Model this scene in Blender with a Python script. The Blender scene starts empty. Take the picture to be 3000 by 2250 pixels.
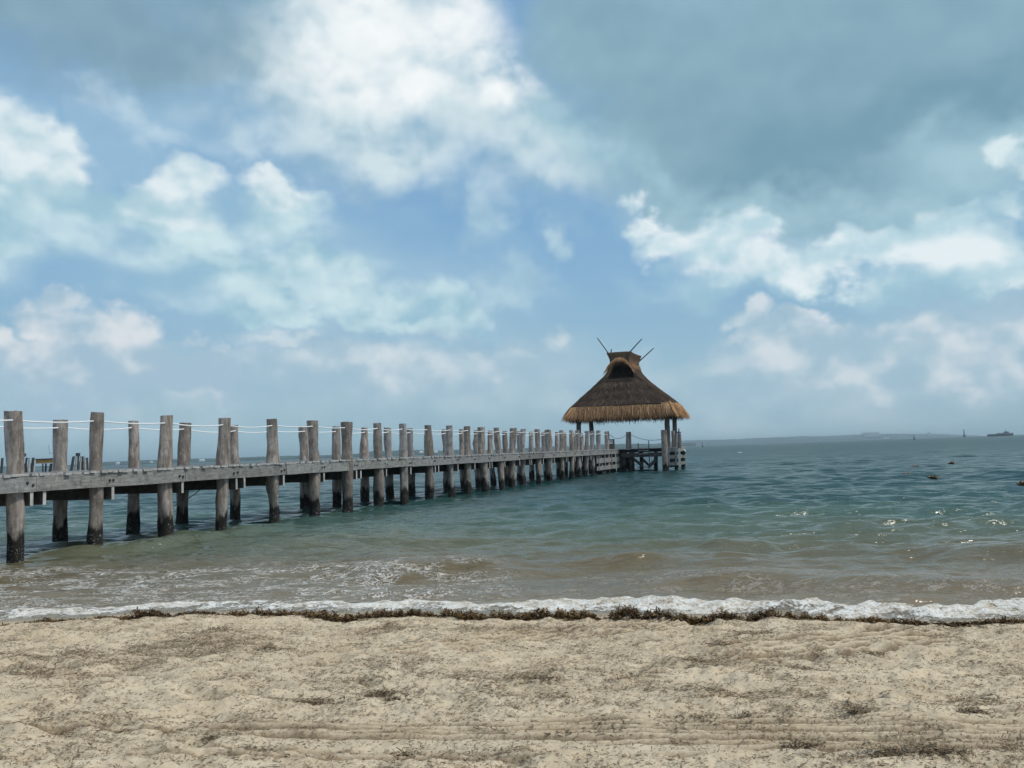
import bpy, math, random
import numpy as np
from mathutils import Vector, Matrix
R = random.Random(7)
RS = np.random.RandomState(11)
SC = bpy.context.scene
COL = SC.collection
FULL = True

# ------------------------------------------------------------------ camera model (photo pixels 3000 x 2250)
FPX, HCAM = 2400.0, 1.9
TH, PI_ = math.atan(0.0337), math.atan(197.5 / 2400)
cf = np.array([0, math.cos(PI_), math.sin(PI_)])
_r0 = np.array([1.0, 0, 0]); _u0 = np.array([0, -math.sin(PI_), math.cos(PI_)])
cr = _r0 * math.cos(TH) - _u0 * math.sin(TH)
cu = _u0 * math.cos(TH) + _r0 * math.sin(TH)
CAM = np.array([0, 0, HCAM])
def ray(x, y): return cf + cr * (x - 1500) / FPX - cu * (y - 1125) / FPX
def atz(x, y, z):
    d = ray(x, y); return CAM + d * ((z - HCAM) / d[2])
def atpl(x, y, P, n):
    d = ray(x, y); return CAM + d * (((np.asarray(P) - CAM) @ n) / (d @ n))
def atY(x, y, Y):
    d = ray(x, y); return CAM + d * (Y / d[1])
def sky_dir(x, y):
    d = ray(x, y); d = d / np.linalg.norm(d)
    return math.atan2(d[0], d[1]), math.asin(d[2])

cam_d = bpy.data.cameras.new("camera"); cam = bpy.data.objects.new("camera", cam_d); COL.objects.link(cam)
cam_d.sensor_width = 36; cam_d.sensor_fit = 'HORIZONTAL'; cam_d.lens = 36 * FPX / 3000
cam_d.clip_start = 0.05; cam_d.clip_end = 30000
m = Matrix.Identity(4)
for i in range(3):
    m[i][0] = cr[i]; m[i][1] = cu[i]; m[i][2] = -cf[i]; m[i][3] = CAM[i]
cam.matrix_world = m
SC.camera = cam
SC.cycles.use_adaptive_sampling = True; SC.cycles.adaptive_threshold = 0.015; SC.cycles.adaptive_min_samples = 12

# ------------------------------------------------------------------ helpers
def lin(r, g, b):
    f = lambda c: (c / 255 / 12.92) if c / 255 <= 0.04045 else ((c / 255 + 0.055) / 1.055) ** 2.4
    return (f(r), f(g), f(b))

class Nodes:
    def __init__(s, tree): s.t = tree; tree.nodes.clear()
    def n(s, typ, ins=None, **kw):
        nd = s.t.nodes.new(typ)
        for k, v in kw.items(): setattr(nd, k, v)
        for k, v in (ins or {}).items():
            sock = nd.inputs[k]
            if isinstance(v, bpy.types.NodeSocket): s.t.links.new(v, sock)
            else:
                if sock.type == 'RGBA' and hasattr(v, '__len__') and len(v) == 3: v = (*v, 1)
                sock.default_value = v
        return nd
    def math(s, op, a, b=None, c=None, clamp=False):
        ins = {0: a}
        if b is not None: ins[1] = b
        if c is not None: ins[2] = c
        return s.n('ShaderNodeMath', ins, operation=op, use_clamp=clamp).outputs[0]
    def vmath(s, op, a, b=None, scale=None):
        ins = {0: a}
        if b is not None: ins[1] = b
        if scale is not None: ins['Scale'] = scale
        nd = s.n('ShaderNodeVectorMath', ins, operation=op)
        return nd.outputs['Value'] if op in ('LENGTH', 'DOT_PRODUCT', 'DISTANCE') else nd.outputs[0]
    def mix(s, f, a, b, blend='MIX'):
        nd = s.n('ShaderNodeMix', None, data_type='RGBA', blend_type=blend, clamp_factor=True)
        for i, v in ((0, f), (6, a), (7, b)):
            if isinstance(v, bpy.types.NodeSocket): s.t.links.new(v, nd.inputs[i])
            else:
                if i > 0 and len(v) == 3: v = (*v, 1)
                nd.inputs[i].default_value = v
        return nd.outputs[2]
    def noise(s, vec, scale, detail=4, rough=0.55, dist=0.0, col=False):
        nd = s.n('ShaderNodeTexNoise', {'Vector': vec, 'Scale': scale, 'Detail': detail, 'Roughness': rough, 'Distortion': dist})
        return nd.outputs[1 if col else 0]
    def map(s, vec, scale=(1, 1, 1), loc=(0, 0, 0), rot=(0, 0, 0), typ='POINT'):
        return s.n('ShaderNodeMapping', {'Vector': vec, 'Location': loc, 'Rotation': rot, 'Scale': scale}, vector_type=typ).outputs[0]
    def sstep(s, v, lo, hi, a=0.0, b=1.0):
        return s.n('ShaderNodeMapRange', {'Value': v, 1: lo, 2: hi, 3: a, 4: b}, interpolation_type='SMOOTHSTEP', clamp=False).outputs[0]
    def lstep(s, v, lo, hi, a=0.0, b=1.0):
        return s.n('ShaderNodeMapRange', {'Value': v, 1: lo, 2: hi, 3: a, 4: b}).outputs[0]
    def ramp(s, f, stops, interp='LINEAR'):
        nd = s.n('ShaderNodeValToRGB', {0: f}); cr_ = nd.color_ramp; cr_.interpolation = interp
        while len(cr_.elements) < len(stops): cr_.elements.new(0.5)
        for e, (p, c) in zip(cr_.elements, stops): e.position = p; e.color = (*c, 1)
        return nd.outputs[0]

def material(name):
    mt = bpy.data.materials.new(name); mt.use_nodes = True
    N = Nodes(mt.node_tree)
    out = N.n('ShaderNodeOutputMaterial')
    bs = N.n('ShaderNodeBsdfPrincipled')
    N.t.links.new(bs.outputs[0], out.inputs[0])
    N.bs = bs; N.out = out
    N.pos = N.n('ShaderNodeNewGeometry').outputs['Position']
    N.link = lambda sock, key: N.t.links.new(sock, bs.inputs[key])
    N.bump = lambda h, st, d: N.link(N.n('ShaderNodeBump', {'Height': h, 'Strength': st, 'Distance': d}).outputs[0], 'Normal')
    return mt, N

def simple(name, c, rough=0.6, var=0.25, scale=8.0, metal=0.0):
    mt, N = material(name)
    v = N.noise(N.pos, scale, 4)
    c2 = tuple(x * (1 - var) for x in c); c1 = tuple(min(1, x * (1 + var)) for x in c)
    N.link(N.mix(N.sstep(v, 0.3, 0.7), c2, c1), 'Base Color')
    N.bs.inputs['Roughness'].default_value = rough; N.bs.inputs['Metallic'].default_value = metal
    return mt

class MB:
    def __init__(s): s.v = []; s.f = []
    def add(s, vs, fs):
        b = len(s.v); s.v += [tuple(v) for v in vs]; s.f += [tuple(i + b for i in f) for f in fs]
    def obox(s, o, ax, ay, az):          # corner + three edge vectors
        o, ax, ay, az = map(np.asarray, (o, ax, ay, az))
        vs = [o, o + ax, o + ax + ay, o + ay, o + az, o + ax + az, o + ax + ay + az, o + ay + az]
        fs = [(0, 3, 2, 1), (4, 5, 6, 7), (0, 1, 5, 4), (1, 2, 6, 5), (2, 3, 7, 6), (3, 0, 4, 7)]
        if np.dot(np.cross(ax, ay), az) < 0: fs = [f[::-1] for f in fs]
        s.add(vs, fs)
    def tube(s, path, rad, n=8, cap=True):
        path = [np.asarray(p, float) for p in path]; rings = []
        if not hasattr(rad, '__len__'): rad = [rad] * len(path)
        b = len(s.v)
        for i, p in enumerate(path):
            t = path[min(i + 1, len(path) - 1)] - path[max(i - 1, 0)]; t = t / np.linalg.norm(t)
            a = np.array([0, 0, 1.0]) if abs(t[2]) < 0.9 else np.array([1.0, 0, 0])
            e1 = np.cross(t, a); e1 /= np.linalg.norm(e1); e2 = np.cross(t, e1)
            for k in range(n):
                q = 2 * math.pi * k / n
                s.v.append(tuple(p + rad[i] * (e1 * math.cos(q) + e2 * math.sin(q))))
        for i in range(len(path) - 1):
            for k in range(n):
                k2 = (k + 1) % n
                s.f.append((b + i * n + k, b + i * n + k2, b + (i + 1) * n + k2, b + (i + 1) * n + k))
        if cap:
            s.f.append(tuple(b + k for k in range(n))[::-1]); e = b + (len(path) - 1) * n
            s.f.append(tuple(e + k for k in range(n)))
    def build(s, name, mat, parent=None, smooth=False):
        me = bpy.data.meshes.new(name); me.from_pydata(s.v, [], s.f); me.validate(); me.update()
        if mat: me.materials.append(mat)
        if smooth:
            me.polygons.foreach_set('use_smooth', [True] * len(me.polygons))
            try: me.set_sharp_from_angle(angle=math.radians(50))
            except Exception: pass
        return link(me, name, parent)

def link(me, name, parent=None):
    o = bpy.data.objects.new(name, me); COL.objects.link(o)
    if parent is not None:
        o.parent = parent; o.matrix_parent_inverse = world_of(parent).inverted()
    return o
def world_of(p):
    M = Matrix.Translation(p.location)
    return M
def thing(name, label, cat, loc, group=None):
    o = bpy.data.objects.new(name, None); COL.objects.link(o); o.location = tuple(float(c) for c in loc)
    o.empty_display_size = 0.3
    o['label'] = label; o['category'] = cat
    if group: o['group'] = group
    return o
def tag(o, label, cat, group=None, kind=None):
    o['label'] = label; o['category'] = cat
    if group: o['group'] = group
    if kind: o['kind'] = kind
    return o
def grid_mesh(name, P, mat, attrs=None):
    nr, nc, _ = P.shape
    me = bpy.data.meshes.new(name)
    me.vertices.add(nr * nc); me.vertices.foreach_set('co', P.reshape(-1).astype(np.float32))
    i = np.arange(nr * nc).reshape(nr, nc)
    q = np.stack([i[:-1, :-1], i[:-1, 1:], i[1:, 1:], i[1:, :-1]], -1).reshape(-1, 4)
    me.loops.add(q.size); me.loops.foreach_set('vertex_index', q.reshape(-1).astype(np.int32))
    me.polygons.add(len(q)); me.polygons.foreach_set('loop_start', (np.arange(len(q)) * 4).astype(np.int32))
    me.polygons.foreach_set('use_smooth', np.ones(len(q), bool))
    me.update(calc_edges=True)
    for k, a in (attrs or {}).items():
        at = me.attributes.new(k, 'FLOAT', 'POINT'); at.data.foreach_set('value', a.reshape(-1).astype(np.float32))
    me.materials.append(mat)
    return me
def quads_mesh(name, V, mat, attrs=None):          # V: (n, 4, 3) separate quads
    n = len(V); me = bpy.data.meshes.new(name)
    me.vertices.add(n * 4); me.vertices.foreach_set('co', V.reshape(-1).astype(np.float32))
    me.loops.add(n * 4); me.loops.foreach_set('vertex_index', np.arange(n * 4, dtype=np.int32))
    me.polygons.add(n); me.polygons.foreach_set('loop_start', (np.arange(n) * 4).astype(np.int32))
    me.update(calc_edges=True)
    for k, a in (attrs or {}).items():
        at = me.attributes.new(k, 'FLOAT', 'POINT'); at.data.foreach_set('value', np.repeat(a, 4).astype(np.float32))
    me.materials.append(mat)
    return me

# ---- numpy gradient noise
_perm = RS.permutation(256); _perm = np.concatenate([_perm, _perm, _perm])
_ga = RS.rand(256) * 2 * np.pi; _gx, _gy = np.cos(_ga), np.sin(_ga)
def pn(x, y):
    xi = np.floor(x).astype(int); yi = np.floor(y).astype(int); xf = x - xi; yf = y - yi
    u = xf * xf * xf * (xf * (xf * 6 - 15) + 10); v = yf * yf * yf * (yf * (yf * 6 - 15) + 10)
    def g(ix, iy, dx, dy):
        h = _perm[(_perm[ix & 255] + iy) & 255]; return _gx[h] * dx + _gy[h] * dy
    a = g(xi, yi, xf, yf); b = g(xi + 1, yi, xf - 1, yf); c = g(xi, yi + 1, xf, yf - 1); d = g(xi + 1, yi + 1, xf - 1, yf - 1)
    return (a + u * (b - a) + v * (c + u * (d - c) - a - u * (b - a))) * 1.4
def fbm(x, y, o=4, g=0.5):
    s = 0; a = 1
    for k in range(o): s = s + a * pn(x * 2 ** k + 17.3 * k, y * 2 ** k - 9.1 * k); a *= g
    return s
def sst(x, lo, hi):
    t = np.clip((x - lo) / (hi - lo), 0, 1); return t * t * (3 - 2 * t)

# ------------------------------------------------------------------ light
SUN_AZ, SUN_EL = math.radians(108), math.radians(57)
SC.view_settings.view_transform = 'Standard'; SC.view_settings.look = 'None'
SC.view_settings.exposure = 0; SC.view_settings.gamma = 1
sun_d = bpy.data.lights.new("sun", 'SUN'); sun = bpy.data.objects.new("sun", sun_d); COL.objects.link(sun)
sun_d.energy = 2.5; sun_d.angle = math.radians(8); sun_d.color = (1.0, 0.95, 0.86)
sv = Vector((math.sin(SUN_AZ) * math.cos(SUN_EL), math.cos(SUN_AZ) * math.cos(SUN_EL), math.sin(SUN_EL)))
sun.rotation_euler = sv.to_track_quat('Z', 'Y').to_euler(); sun.location = (20, 40, 60)

def make_world():
    w = bpy.data.worlds.new("World"); SC.world = w; w.use_nodes = True
    N = Nodes(w.node_tree)
    out = N.n('ShaderNodeOutputWorld')
    S = 10.0                                    # colours below are divided by the Background strength
    def c(r, g, b): return tuple(x * S for x in lin(r, g, b))
    D = N.n('ShaderNodeTexCoord').outputs['Generated']
    sx = N.n('ShaderNodeSeparateXYZ', {0: D})
    u = N.math('ARCTAN2', sx.outputs[0], sx.outputs[1]); v = N.math('ARCSINE', sx.outputs[2])
    P = N.n('ShaderNodeCombineXYZ', {0: u, 1: v, 2: 0.0}).outputs[0]
    sky = N.n('ShaderNodeTexSky', sky_type='NISHITA', sun_disc=False, sun_elevation=SUN_EL, sun_rotation=SUN_AZ, altitude=0, air_density=1.0, dust_density=1.0, ozone_density=1.0, ins={'Vector': D}).outputs[0]
    vd = N.math('MULTIPLY', v, 180 / math.pi / 60.0)      # 0..60 degrees
    clear = N.ramp(vd, [(0.0, c(150, 183, 199)), (0.09, c(149, 187, 207)), (0.2, c(130, 175, 211)), (0.33, c(114, 163, 208)), (0.8, c(96, 140, 195))])
    col = N.mix(0.92, sky, clear)
    # shared noises (u, v in radians: scale 10 -> 6 degrees)
    def n2(sc, det, rough, off=(0, 0)):
        q = N.n('ShaderNodeCombineXYZ', {0: N.math('ADD', u, off[0]), 1: N.math('MULTIPLY_ADD', v, 1.3, off[1]), 2: 0.0}).outputs[0]
        return N.n('ShaderNodeTexNoise', {'Vector': q, 'Scale': sc, 'Detail': det, 'Roughness': rough}, noise_dimensions='2D').outputs[0]
    wx = N.math('MULTIPLY_ADD', n2(11, 4, 0.55), 0.11, -0.055)
    wy = N.math('MULTIPLY_ADD', n2(11, 4, 0.55, (7, 3)), 0.11, -0.055)
    uw = N.math('ADD', u, wx); vw = N.math('ADD', v, wy)
    Pw = N.n('ShaderNodeCombineXYZ', {0: uw, 1: vw, 2: 0.0}).outputs[0]
    nA = N.math('SUBTRACT', n2(15, 6, 0.56), 0.5); nS = N.math('SUBTRACT', n2(6, 3, 0.5, (3, 1)), 0.5)
    relief = N.math('SUBTRACT', n2(13, 3, 0.5), n2(13, 3, 0.5, (0.004, 0.028)))
    def blobs(lst):
        acc = None
        for b in lst:
            cx, cy, rx, ry = b[:4]; rot = b[4] if len(b) > 4 else 0
            a, e = sky_dir(cx * 3000 / 2212, cy * 3000 / 2212); k = 3000 / 2212 / FPX
            if rot == 0:
                q = N.n('ShaderNodeVectorMath', {0: Pw, 1: (1 / (rx * k), 1 / (ry * k), 0), 2: (-a / (rx * k), -e / (ry * k), 0)}, operation='MULTIPLY_ADD').outputs[0]
                dd = N.math('SUBTRACT', 1.0, N.vmath('LENGTH', q))
            else:                               # clockwise tilt in degrees
                th = math.radians(-rot); ct, st = math.cos(th), math.sin(th)
                qa = N.math('MULTIPLY_ADD', uw, ct / (rx * k), N.math('MULTIPLY_ADD', vw, st / (rx * k), -(a * ct + e * st) / (rx * k)))
                qb = N.math('MULTIPLY_ADD', uw, -st / (ry * k), N.math('MULTIPLY_ADD', vw, ct / (ry * k), (a * st - e * ct) / (ry * k)))
                dd = N.math('SUBTRACT', 1.0, N.math('SQRT', N.math('MULTIPLY_ADD', qa, qa, N.math('MULTIPLY', qb, qb))))
            acc = dd if acc is None else N.n('ShaderNodeMath', {0: acc, 1: dd, 2: 0.25}, operation='SMOOTH_MAX').outputs[0]
        return acc
    def layer(col, lst, lo, hi, amp, light, dark, rk=4.0, base=0.5, alpha=1.0, nz=None, dk=0.0, grad=None):
        d = blobs(lst)
        d2 = N.math('MULTIPLY_ADD', nz or nA, amp, d)
        a = N.math('MULTIPLY', N.sstep(d2, lo, hi), alpha)
        t = N.math('MULTIPLY_ADD', relief, rk, base)
        if dk: t = N.math('MULTIPLY_ADD', d2, dk, t)
        if grad:                                # (y_bottom, y_top) brighten upwards
            e0 = sky_dir(1106 * 3000 / 2212, grad[0] * 3000 / 2212)[1]; e1 = sky_dir(1106 * 3000 / 2212, grad[1] * 3000 / 2212)[1]
            t = N.math('ADD', t, N.sstep(v, e0, e1, -0.45, 0.45))
        t = N.sstep(t, -0.12, 1.12)
        return N.mix(a, col, N.mix(t, c(*dark), c(*light)))
    # far mist low over the sea
    col = layer(col, [(250, 850, 420, 110), (900, 820, 480, 120), (1300, 850, 300, 90), (1750, 850, 460, 120), (2150, 760, 300, 130)], -0.3, 0.9, 0.9, (192, 211, 222), (158, 188, 207), 1.5, 0.5, 0.75, nS)
    # small lower clouds
    col = layer(col, [(125, 695, 115, 55), (220, 735, 140, 60), (340, 780, 150, 75, 18), (450, 815, 110, 45, 20), (400, 775, 130, 60, 15), (480, 805, 90, 42, 15), (130, 800, 300, 80), (-20, 760, 70, 45), (320, 820, 220, 60)], 0.05, 0.62, 0.7, (226, 230, 234), (163, 191, 210), 3.2, 0.28, 0.95, None, 0.0, (820, 700))
    col = layer(col, [(640, 730, 140, 36), (940, 710, 150, 26, 8), (1050, 770, 100, 28, 20), (1175, 765, 55, 40), (800, 790, 380, 70)], 0.05, 0.85, 0.8, (220, 229, 234), (170, 196, 212), 2.5, 0.45, 0.85, None)
    col = layer(col, [(1625, 685, 66, 44), (1655, 732, 100, 42), (1742, 690, 75, 52), (1800, 735, 95, 58), (1860, 790, 120, 62, 40), (1760, 790, 200, 80), (1990, 725, 130, 48), (2075, 790, 120, 62, 35), (2170, 760, 110, 60, 30)], 0.02, 0.66, 0.75, (218, 226, 232), (164, 193, 210), 3, 0.42, 0.9, None)
    col = layer(col, [(1060, 460, 70, 95, 12), (1190, 505, 50, 62, 25), (1110, 612, 120, 52, 12), (1035, 655, 90, 44, 20)], 0.0, 0.9, 0.8, (190, 217, 228), (150, 187, 211), 2.2, 0.55, 0.8, None)
    # left teal-white bank over a thin veil
    col = layer(col, [(350, 480, 520, 220, 18), (850, 600, 420, 160, 12), (250, 280, 420, 160)], -0.2, 0.95, 0.6, (178, 208, 224), (150, 190, 214), 1.2, 0.5, 0.55, nS)
    col = layer(col, [(20, 440, 210, 150), (200, 450, 220, 95, 15), (400, 520, 250, 105, 20), (600, 600, 280, 105, 10), (800, 640, 240, 90, 8), (960, 650, 150, 70, 15), (620, 480, 140, 95), (640, 670, 360, 50, 5)], -0.05, 0.8, 0.62, (205, 229, 236), (154, 194, 212), 2.6, 0.5, 1.0, None)
    col = layer(col, [(420, 535, 150, 34, 8), (700, 625, 230, 40, 6), (880, 690, 160, 30)], 0.0, 0.9, 0.7, (214, 234, 239), (190, 219, 229), 2, 0.6, 0.8, None)
    col = layer(col, [(50, 320, 130, 115), (-40, 260, 130, 90), (130, 290, 62, 62), (385, 420, 110, 80), (585, 408, 74, 42), (635, 430, 66, 40, 15), (310, 440, 70, 46)], 0.0, 0.65, 0.62, (232, 242, 245), (176, 208, 221), 3, 0.62, 0.95, None)
    col = layer(col, [(212, 195, 32, 60, 35), (270, 240, 85, 36, 20), (360, 290, 130, 34, 10), (520, 310, 130, 44, -10)], -0.05, 0.95, 0.9, (196, 219, 233), (150, 184, 214), 2, 0.6, 0.7, None)
    # grey sheet upper left, bright gap in the middle
    col = layer(col, [(150, 20, 480, 160), (560, 80, 400, 160), (350, 110, 440, 100)], -0.1, 0.75, 0.4, (148, 178, 196), (120, 154, 174), 1.0, 0.42, 0.95, nS, -0.3)
    col = layer(col, [(820, 110, 340, 250), (760, 260, 340, 150), (1000, 220, 300, 170, 25), (1180, 310, 250, 120, 25), (860, 330, 300, 110)], -0.25, 0.85, 0.5, (212, 229, 235), (146, 183, 205), 2, 0.36, 1.0, nS, 0.5)
    # big dark sheet upper right
    col = layer(col, [(1800, 110, 740, 340), (1480, 220, 340, 270), (2100, 250, 340, 170), (1560, 390, 390, 140, 10), (1300, 60, 230, 210), (1850, 420, 340, 120), (2000, 60, 520, 230)], -0.04, 0.6, 0.32, (156, 190, 206), (118, 157, 176), 0.5, 0.62, 1.0, nS, -0.42)
    col = layer(col, [(1850, 290, 420, 130), (1680, 370, 320, 90), (2120, 220, 330, 110, -8)], -0.1, 0.95, 0.5, (112, 155, 175), (94, 140, 162), 0.6, 0.5, 0.75, nS)
    col = layer(col, [(1290, 330, 280, 70, 28), (1450, 400, 190, 66, 20), (2090, 350, 280, 115, -10), (1600, 470, 350, 80, 5), (2150, 450, 260, 95), (1950, 450, 350, 90)], -0.1, 0.95, 0.7, (176, 209, 221), (146, 186, 204), 2, 0.5, 0.72, None)
    # bright core and right-hand white band
    col = layer(col, [(820, 20, 270, 180), (960, 70, 200, 140), (740, 165, 200, 110), (1080, 190, 140, 76, 20), (880, 170, 210, 95)], -0.1, 1.0, 0.55, (253, 255, 255), (205, 224, 231), 2.4, 0.48, 0.95, None, 0.55)
    col = layer(col, [(1740, 585, 480, 54), (2060, 595, 240, 70)], -0.05, 0.85, 0.5, (186, 218, 228), (156, 196, 213), 2, 0.5, 0.8, None)
    col = layer(col, [(1385, 490, 66, 46), (1460, 520, 120, 56), (1590, 530, 130, 76), (1700, 565, 180, 56), (1800, 560, 180, 60), (1900, 540, 170, 66), (2010, 520, 120, 76), (2110, 540, 100, 90), (1640, 495, 66, 46), (2190, 580, 80, 50)], 0.0, 0.65, 0.62, (236, 245, 248), (186, 216, 227), 3, 0.62, 0.97, None)
    col = layer(col, [(2195, 340, 54, 44), (2190, 440, 70, 44), (2070, 460, 66, 34)], 0.0, 0.75, 0.7, (226, 240, 244), (170, 204, 218), 3, 0.55, 0.9, None)
    col = N.mix(0.10, col, c(180, 208, 219))        # thin veil over everything
    # sky out of the frame: even broken cloud
    other = N.mix(N.sstep(N.noise(D, 3.0, 6, 0.6), 0.42, 0.62), c(120, 162, 204), c(205, 218, 226))
    inframe = N.math('MULTIPLY', N.sstep(N.math('ABSOLUTE', u), 0.62, 0.95, 1, 0), N.sstep(v, 0.52, 0.75, 1, 0))
    col = N.mix(inframe, other, col)
    bg = N.n('ShaderNodeBackground', {'Color': col, 'Strength': 0.1})
    N.t.links.new(bg.outputs[0], out.inputs[0])
    w.cycles.sampling_method = 'MANUAL'; w.cycles.sample_map_resolution = 512
make_world()
# ------------------------------------------------------------------ shoreline
_sp = [(0, 1820), (135, 1815), (270, 1808), (420, 1796), (600, 1793), (800, 1795), (1000, 1799), (1200, 1795), (1400, 1803), (1600, 1802), (1800, 1800), (2000, 1804), (2200, 1802), (2500, 1815), (2800, 1823), (3000, 1812)]
_sh = np.array([atz(x, y, 0.07)[:2] for x, y in _sp])
_shx = np.concatenate([[-60, -16], _sh[:, 0], [11, 60]]); _shy = np.concatenate([[19, 12.4], _sh[:, 1], [7.6, 0]])
def shoreY(X): return np.interp(X, _shx, _shy) + 0.04 * pn(X * 1.7, X * 0 + 3.3) + 0.02 * pn(X * 5, X * 0 + 8.3)
def base_z(X, Y):
    t = shoreY(X) - Y
    return np.where(t > 0, 0.07 + 0.30 * (1 - np.exp(-t / 4.2)) + 0.012 * t, 0.07 + 0.11 * t)

# debris patches as (px, py, rx, ry, weight) of the photo laid on the beach
_deb = [(570, 1900, 260, 60, 1.0), (400, 1950, 200, 45, .8), (150, 1930, 220, 60, .75), (120, 1985, 90, 18, 1.0), (620, 1855, 160, 22, .7), (770, 1905, 60, 30, .8), (1170, 1960, 170, 40, .8), (1120, 2040, 70, 22, .9), (920, 2065, 70, 12, 1.3),
        (1150, 1845, 200, 22, .8), (1450, 1845, 250, 16, .9), (1540, 1985, 200, 35, .75), (1650, 2060, 330, 40, .55), (1900, 1990, 200, 45, .6), (2100, 1945, 220, 30, .9), (2430, 1930, 230, 22, .85), (2120, 2050, 180, 50, .7), (2500, 2085, 90, 25, .9),
        (2850, 2045, 170, 40, .7), (2200, 1860, 140, 25, .7), (2750, 1850, 200, 22, .7), (2150, 2185, 220, 25, .6), (2640, 2215, 220, 26, .95), (2360, 2195, 60, 25, 1.0), (1450, 2225, 250, 22, .55), (1900, 2145, 180, 10, .6), (60, 2225, 160, 20, .3), (500, 2235, 120, 14, .5), (2850, 2075, 60, 10, 1.0), (1250, 1900, 150, 25, .45)]
_dw = []
for (x, y, rx, ry, w_) in _deb:
    p = atz(x, y, 0.25); p = atz(x, y, float(base_z(p[0:1], p[1:2])[0])); q = atz(x + rx, y, p[2]); q2 = atz(x, y - ry, p[2]); q3 = atz(x, y + ry, p[2])
    _dw.append((p[0], p[1], abs(q[0] - p[0]), (q2[1] - q3[1]) / 2, w_))
def debris(X, Y):
    n = fbm(X * 0.9 + 5, Y * 1.3 + 2, 4, 0.55); n2_ = fbm(X * 3.1, Y * 4.0, 3, 0.6)
    m_ = np.zeros_like(X)
    for (px, py, rx, ry, w_) in _dw:
        d = np.sqrt(((X - px) / rx) ** 2 + ((Y - py) / ry) ** 2)
        m_ = np.maximum(m_, w_ * (1 - sst(d, 0.15, 1.35)))
    n3 = fbm(X * 9.0 + 3, Y * 13.0, 3, 0.6)
    return np.clip(m_ * 0.42 + 0.30 + 0.22 * n + 0.34 * n2_ + 0.26 * n3, 0, 1.1)

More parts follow.
